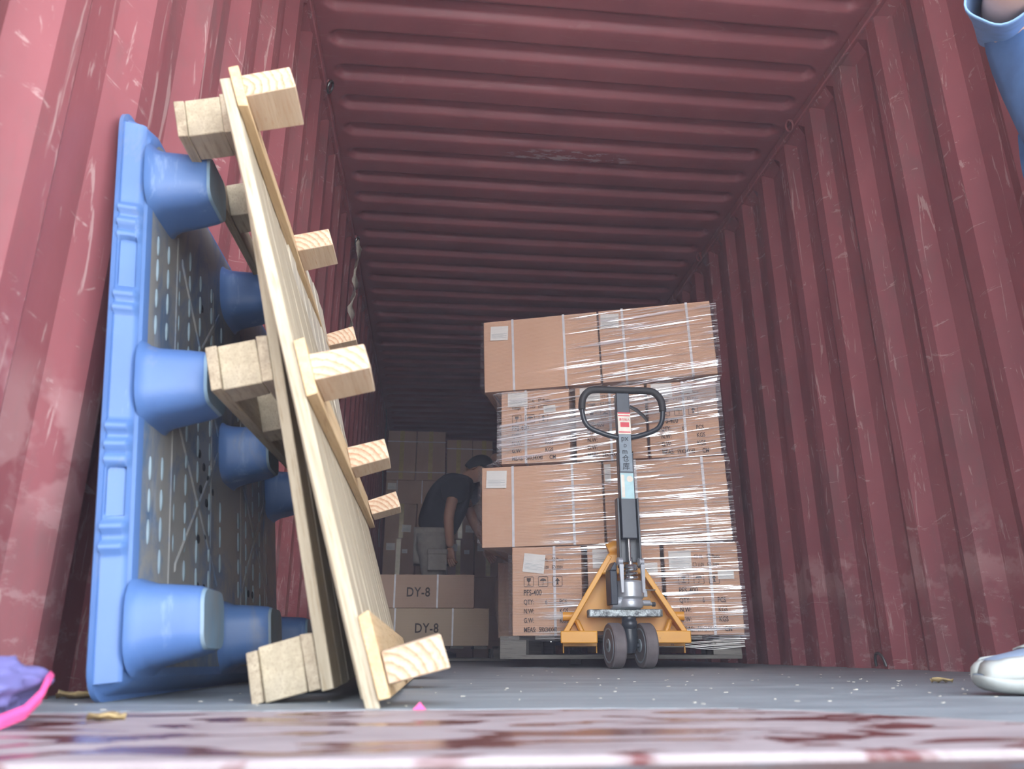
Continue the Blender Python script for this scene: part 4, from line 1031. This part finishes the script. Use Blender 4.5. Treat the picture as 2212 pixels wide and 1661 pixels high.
def fg_person():
    off = Vector((.72, 1.30, 0)); root = empty('person', off)
    tag(root, 'person at the right edge in light blue shirt and white trainers, arm raised', 'person')
    P = {'pel': (1.0, 1.38, .92), 'sp': (.98, 1.38, 1.14), 'ch': (.98, 1.40, 1.40), 'nk': (.96, 1.38, 1.55), 'hd': (.95, 1.37, 1.63),
         'shR': (.81, 1.43, 1.60), 'elR': (.640, 1.20, 1.468), 'wrR': (.71, 1.12, 1.755), 'shL': (1.04, 1.56, 1.36), 'elL': (1.06, 1.64, 1.10), 'wrL': (1.00, 1.58, .88),
         'hpR': (.97, 1.30, .90), 'knR': (.79, 1.27, .50), 'anR': (.548, 1.262, .09), 'toR': (.40, 1.26, .055), 'hpL': (1.02, 1.47, .90), 'knL': (.95, 1.47, .48), 'anL': (.94, 1.475, .09), 'toL': (.80, 1.475, .05)}
    Rr = {'pel': .12, 'sp': .10, 'ch': .10, 'nk': .058, 'hd': .06, 'shR': .062, 'elR': .058, 'wrR': .032, 'shL': .06, 'elL': .042, 'wrL': .030, 'hpR': .085, 'knR': .058, 'anR': .038, 'toR': .034, 'hpL': .085, 'knL': .058, 'anL': .038, 'toL': .034}
    K = list(P); E = [('pel', 'sp'), ('sp', 'ch'), ('ch', 'nk'), ('nk', 'hd'), ('ch', 'shR'), ('shR', 'elR'), ('elR', 'wrR'), ('ch', 'shL'), ('shL', 'elL'), ('elL', 'wrL'), ('pel', 'hpR'), ('hpR', 'knR'), ('knR', 'anR'), ('anR', 'toR'), ('pel', 'hpL'), ('hpL', 'knL'), ('knL', 'anL'), ('anL', 'toL')]
    vs, fs = skin_mesh([tuple(Vector(P[k]) - off) for k in K], [(K.index(a), K.index(b)) for a, b in E], [Rr[k] for k in K])
    mb = MB(); mb.add(vs, fs); hc = Vector((.94, 1.37, 1.71)) - off; head_mesh(mb, hc, (-1, 0, 0), (0, 0, 1))
    hand(mb, Vector(P['wrR']) - off, (-.2, 0, 1), (-1, 0, 0)); hand(mb, Vector(P['wrL']) - off, (-.2, 0, -1), (-1, 0, 0))
    mb.build('body', MAT['skin_pale'], root, True, angle=180)
    mb = MB(); hair_mesh(mb, hc, (-1, 0, 0), (0, 0, 1)); mb.build('hair', MAT['hair'], root, True, angle=180)
    k2 = ['pel', 'sp', 'ch', 'nk', 'shL', 'eL', 'shR', 'mR']; Q = dict(P); Q['eL'] = (1.05, 1.61, 1.22); Q['nk'] = (.96, 1.38, 1.53); Q['shR'] = (.84, 1.44, 1.59); Q['mR'] = (.79, 1.40, 1.590)
    vs, fs = skin_mesh([tuple(Vector(Q[k]) - off) for k in k2], [(0, 1), (1, 2), (2, 3), (2, 4), (4, 5), (2, 6), (6, 7)], [.18, .165, .16, .08, .09, .08, .09, .06])
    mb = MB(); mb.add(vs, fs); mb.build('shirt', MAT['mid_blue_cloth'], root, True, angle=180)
    # open sleeve around the raised upper arm
    a, b = Vector((.84, 1.47, 1.610)) - off, Vector((.662, 1.250, 1.494)) - off; d = (b - a).normalized(); u0 = Vector((0, 1, .2)); u0 = (u0 - d * u0.dot(d)).normalized(); v0 = d.cross(u0)
    mb = MB(); rings = []
    for t_, r1 in ((0, .060), (.3, .064), (.6, .070), (.85, .079), (.94, .083), (1.0, .083), (.995, .079), (.9, .077), (.5, .064), (.2, .058)):
        rings.append([a + (b - a) * t_ + (u0 * math.cos(q) * 1.0 + v0 * math.sin(q) * .92) * (r1 * (1 + .045 * math.sin(q * 5 + t_ * 2))) for q in [2 * PI * i / 40 for i in range(40)]])
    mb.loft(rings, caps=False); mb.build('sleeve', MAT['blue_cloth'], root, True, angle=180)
    k3 = ['pel', 'hpR', 'knR', 'aR', 'hpL', 'knL', 'anL']; Q['aR'] = (.585, 1.262, .14); Q['pel'] = (1.0, 1.385, 1.0)
    vs, fs = skin_mesh([tuple(Vector(Q[k]) - off) for k in k3], [(0, 1), (1, 2), (2, 3), (0, 4), (4, 5), (5, 6)], [.135, .105, .085, .068, .115, .08, .065])
    mb = MB(); mb.add(vs, fs); mb.build('trousers', MAT['navy_cloth'], root, True, angle=180)
    # trainers
    def shoe(x0, yc):
        L = .295
        secs = [(0.0, .010, .020, .026), (.012, .026, .014, .048), (.035, .038, .012, .060), (.07, .044, .012, .066), (.105, .046, .012, .074), (.14, .044, .012, .088), (.18, .040, .012, .105), (.22, .036, .012, .118), (.26, .034, .012, .120), (.288, .026, .014, .112), (.295, .016, .018, .10)]
        def ring_(x, hw, zb, zt, g=0.0, top=None):
            zt = top or zt; out = []
            for i in range(20):
                q = 2 * PI * i / 20; c_, s_ = math.cos(q), math.sin(q)
                out.append((x, yc + (hw + g) * (abs(c_) ** .7) * (1 if c_ > 0 else -1), (zb + zt) / 2 + ((zt - zb) / 2 + g) * (abs(s_) ** .8) * (1 if s_ > 0 else -1)))
            return out
        mb = MB(); mb.loft([ring_(x0 + x, hw, zb + .006, zt) for x, hw, zb, zt in secs]); mb.v = [(x - off.x, y - off.y, z) for x, y, z in mb.v]
        up_ = mb.build('shoe', MAT['shoe_blue'], root, sub=1)
        # sole with toe spring
        mb = MB(); rings = []
        for x, hw, zb, zt in secs:
            zl = .0 + (.020 if x < .005 else .008 if x < .02 else .002 if x < .05 else 0.0); zh = .030 if x > .01 else .034
            h = hw + .005; rings.append([(x0 + x - (.006 if x == 0 else 0), yc - h, zh), (x0 + x - (.006 if x == 0 else 0), yc - h - .001, (zh + zl) / 2 + .004), (x0 + x, yc - h * .9, zl), (x0 + x, yc + h * .9, zl), (x0 + x, yc + h + .001, (zh + zl) / 2 + .004), (x0 + x, yc + h, zh)])
        mb.loft(rings); mb.v = [(x - off.x, y - off.y, z) for x, y, z in mb.v]; so = mb.build('sole', MAT['sole'], up_, sub=1)
        # leather panels: toe cap with pointed tail, eyestay
        def panel(f_lo, f_hi, xs_, name, mat, g):
            mb = MB(); rows = []
            for x in xs_:
                k = 0
                while k < len(secs) - 2 and secs[k + 1][0] < x: k += 1
                a_, b_ = secs[k], secs[k + 1]; t_ = (x - a_[0]) / (b_[0] - a_[0]); hw, zb, zt = [a_[q] + (b_[q] - a_[q]) * t_ for q in (1, 2, 3)]
                row = []
                lo_, hi_ = f_lo(x), f_hi(x)
                for side in (-1, 1):
                    seq = [lo_ + (hi_ - lo_) * j / 7 for j in range(8)]
                    if side == 1: seq = seq[::-1]
                    for s_ in seq:
                        s_ = min(max(s_, -1), 1); c_ = math.sqrt(max(1 - abs(s_) ** 2, 0)); zz = (abs(s_) ** .8) * (1 if s_ > 0 else -1)
                        row.append((x0 + x - off.x, yc + side * (hw + g) * c_ ** .7 - off.y, (zb + .006 + zt) / 2 + ((zt - zb - .006) / 2 + g) * zz))
                rows.append(row)
            n = 16; mb.v = [q for r in rows for q in r]
            for i in range(len(rows) - 1):
                for k in list(range(7)) + list(range(8, 15)): mb.f.append((i * n + k, i * n + k + 1, (i + 1) * n + k + 1, (i + 1) * n + k)); mb.mi.append(0)
            o = mb.build(name, mat, up_, True, angle=180); md = o.modifiers.new('t', 'SOLIDIFY'); md.thickness = .0022; md.offset = 1; return o
        panel(lambda x: -.55, lambda x: (1.0 if x < .022 else .80 - 2.2 * (x - .022) if x < .08 else .67 - .9 * (x - .08)) if x < .12 else .5 - 2.2 * (x - .12) * 3, [.004 + .0075 * i for i in range(19)], 'toe_cap', MAT['shoe_white'], .0006)
        panel(lambda x: .80 - 1.3 * max(x - .10, 0), lambda x: 1.0, [.098 + .01 * i for i in range(11)], 'eyestay', MAT['shoe_white'], .0016)
        for k in range(4):
            x = .118 + .02 * k; zt = .082 + .010 * k; mb = MB(); mb.tube([(x0 + x - off.x - .004, yc - .026 - off.y, zt - .012), (x0 + x - off.x, yc - off.y - .01, zt + .002), (x0 + x + .006 - off.x, yc + .026 - off.y, zt - .010)], .0035, 8); mb.build('lace', MAT['shoe_grey'] if k == 0 else MAT['shoe_white'], up_, True)
        mb = MB(); lp = [(x0 + .135 - .020 * math.sin(PI * q / 8) - off.x, yc - .03 - off.y - .004 * q, .098 + .030 * math.sin(PI * q / 4) + .002 * q) for q in range(9)]
        lp = [(x0 + .150 - .034 * math.sin(2 * PI * q / 14) * .6 - .018 * (1 - math.cos(2 * PI * q / 14)) - off.x, yc - .034 - off.y, .112 + .016 * math.sin(2 * PI * q / 14) + .008 * (1 - math.cos(2 * PI * q / 14))) for q in range(15)]
        mb.tube(lp, .0035, 8); mb.build('lace_bow', MAT['shoe_white'], up_, True)
    shoe(.290, 1.262); shoe(.70, 1.475)
fg_person()

# ------------------------------------------------------------------ cloth bundle with pink band
def cloth():
    root = empty('cloth_bundle', (-1.085, .885, -.0035)); tag(root, 'crumpled purple-blue cloth bundle edged with a pink band at the lower left', 'cloth')
    mb = MB(); nu, nv = 96, 48; rings = []
    for i in range(nv + 1):
        th = -PI / 2 + PI * i / nv; row = []
        for j in range(nu):
            ph = 2 * PI * j / nu; x, y, z = max(math.cos(th), .02) * math.cos(ph), max(math.cos(th), .02) * math.sin(ph), math.sin(th)
            r = 1 + .34 * noise.noise((x * 1.6, y * 1.6 + 3, z * 1.6)) + .20 * noise.noise((x * 3.4, y * 3.4, z * 3.0 + 5)) - .26 * (abs(noise.noise((x * 3.1 + 2, y * 3.1 + 8, z * 2.2))) - .2) + .07 * noise.noise((x * 8, y * 8, z * 7))
            row.append((x * .088 * r, y * .115 * r, .0 + max(.034 + z * .040 * r, .001)))
        rings.append(row)
    mb.loft(rings); mb.build('cloth', MAT['purple_cloth'], root, True, angle=180)
    ctrl = [(-1.015, .955, .030), (-1.000, .935, .044), (-.990, .905, .040), (-.983, .880, .027), (-.984, .855, .014), (-.995, .825, .006), (-1.015, .800, .003)]
    rows = []
    for i in range(31):
        t = i / 30 * (len(ctrl) - 1); k = min(int(t), len(ctrl) - 2); f = t - k; f = f * f * (3 - 2 * f) * .3 + f * .7
        p = Vector(ctrl[k]).lerp(Vector(ctrl[k + 1]), f) - Vector((-1.085, .885, -.0035)); o_ = Vector((.9, -.2, .4)).normalized()
        up_ = Vector((-.3, .2, .9)).normalized() * (.0065 * min(1, .4 + i / 6, .4 + (30 - i) / 6))
        rows.append([p - up_, p + o_ * .004, p + up_, p - o_ * .004])
    mb = MB(); mb.loft(rows); mb.build('pink_band', MAT['pink'], root, True, angle=60)
cloth()

# ------------------------------------------------------------------ litter on the floor
def leaf(loc, s, label, mat='leaf', seed=0):
    mb = MB(); rows = []
    for i in range(7):
        t = i / 6; w_ = s * .45 * math.sin(PI * min(max(t, .05), .95)) ; rows.append([((t - .5) * s, w_ * k / 3, .002 + .18 * s * abs(noise.noise((t * 3 + seed, k * .8, seed))) + .10 * s * abs(k) / 3) for k in range(-3, 4)])
    mb.loft(rows, close=False, caps=False); o = mb.build('dry_leaf', MAT[mat], None, True, angle=180); o.location = loc; md = o.modifiers.new('t', 'SOLIDIFY'); md.thickness = .0015; md.offset = 1
    tag(o, label, 'leaf')
leaf((-.944, .955, -.0035), .040, 'crumpled tan leaf lying on the dusty red sill in front of the blue pallet')
leaf((.555, 1.76, 0), .05, 'dry yellow leaf on the grey floor at the right', seed=4)
leaf((-1.14, 1.36, 0), .06, 'curled grey leaf beside the foot of the blue pallet', seed=9)
mb = MB(); mb.prism([(-.008, 0), (.009, 0), (.001, .009)], 0, .002); o = mb.build('candy_wrapper', MAT['pink']); o.location = (-.607, 1.056, 0); tag(o, 'tiny pink scrap where grey floor meets the sill', 'scrap')
mb = MB(); rnd = random.Random(77)
for k in range(170):
    x = rnd.uniform(-1.1, 1.1); y = rnd.choice((rnd.uniform(.63, 1.04), rnd.uniform(1.1, 3.2), rnd.uniform(1.1, 2.0)))
    if y < 1.05 and x > -.3: y = rnd.uniform(1.08, 2.5)
    z = -.0035 if y < 1.06 else 0; a = rnd.uniform(0, PI); l = rnd.uniform(.001, .004) * (1.8 if k % 11 == 0 else 1); w_ = rnd.uniform(.0006, .0016)
    mb.box((-l, -w_, 0), (l, w_, .0006), Matrix.Translation((x, y, z)) @ Matrix.Rotation(a, 4, 'Z'))
tag(mb.build('wood_chips', MAT['chip']), 'scattered wood chips and paint flakes on the floor', 'debris', kind='stuff')

# ------------------------------------------------------------------ added haze volume: lens glare put in as scattering air
def air():
    m = bpy.data.materials.new('glare_veil'); m.use_nodes = True; t = m.node_tree; t.nodes.clear()
    o_ = t.nodes.new('ShaderNodeOutputMaterial'); v = t.nodes.new('ShaderNodeVolumeScatter'); v.inputs['Color'].default_value = (.86, .84, 1.0, 1)
    v.inputs['Density'].default_value = .014; v.inputs['Anisotropy'].default_value = 0.0; t.links.new(v.outputs[0], o_.inputs['Volume'])
    mb = MB(); mb.box((XL - .03, .30, .001), (XR + .03, 11.9, 2.66)); tag(mb.build('glare_haze', m), 'thin haze added inside the container to stand for lens glare', 'haze', kind='stuff')
air()
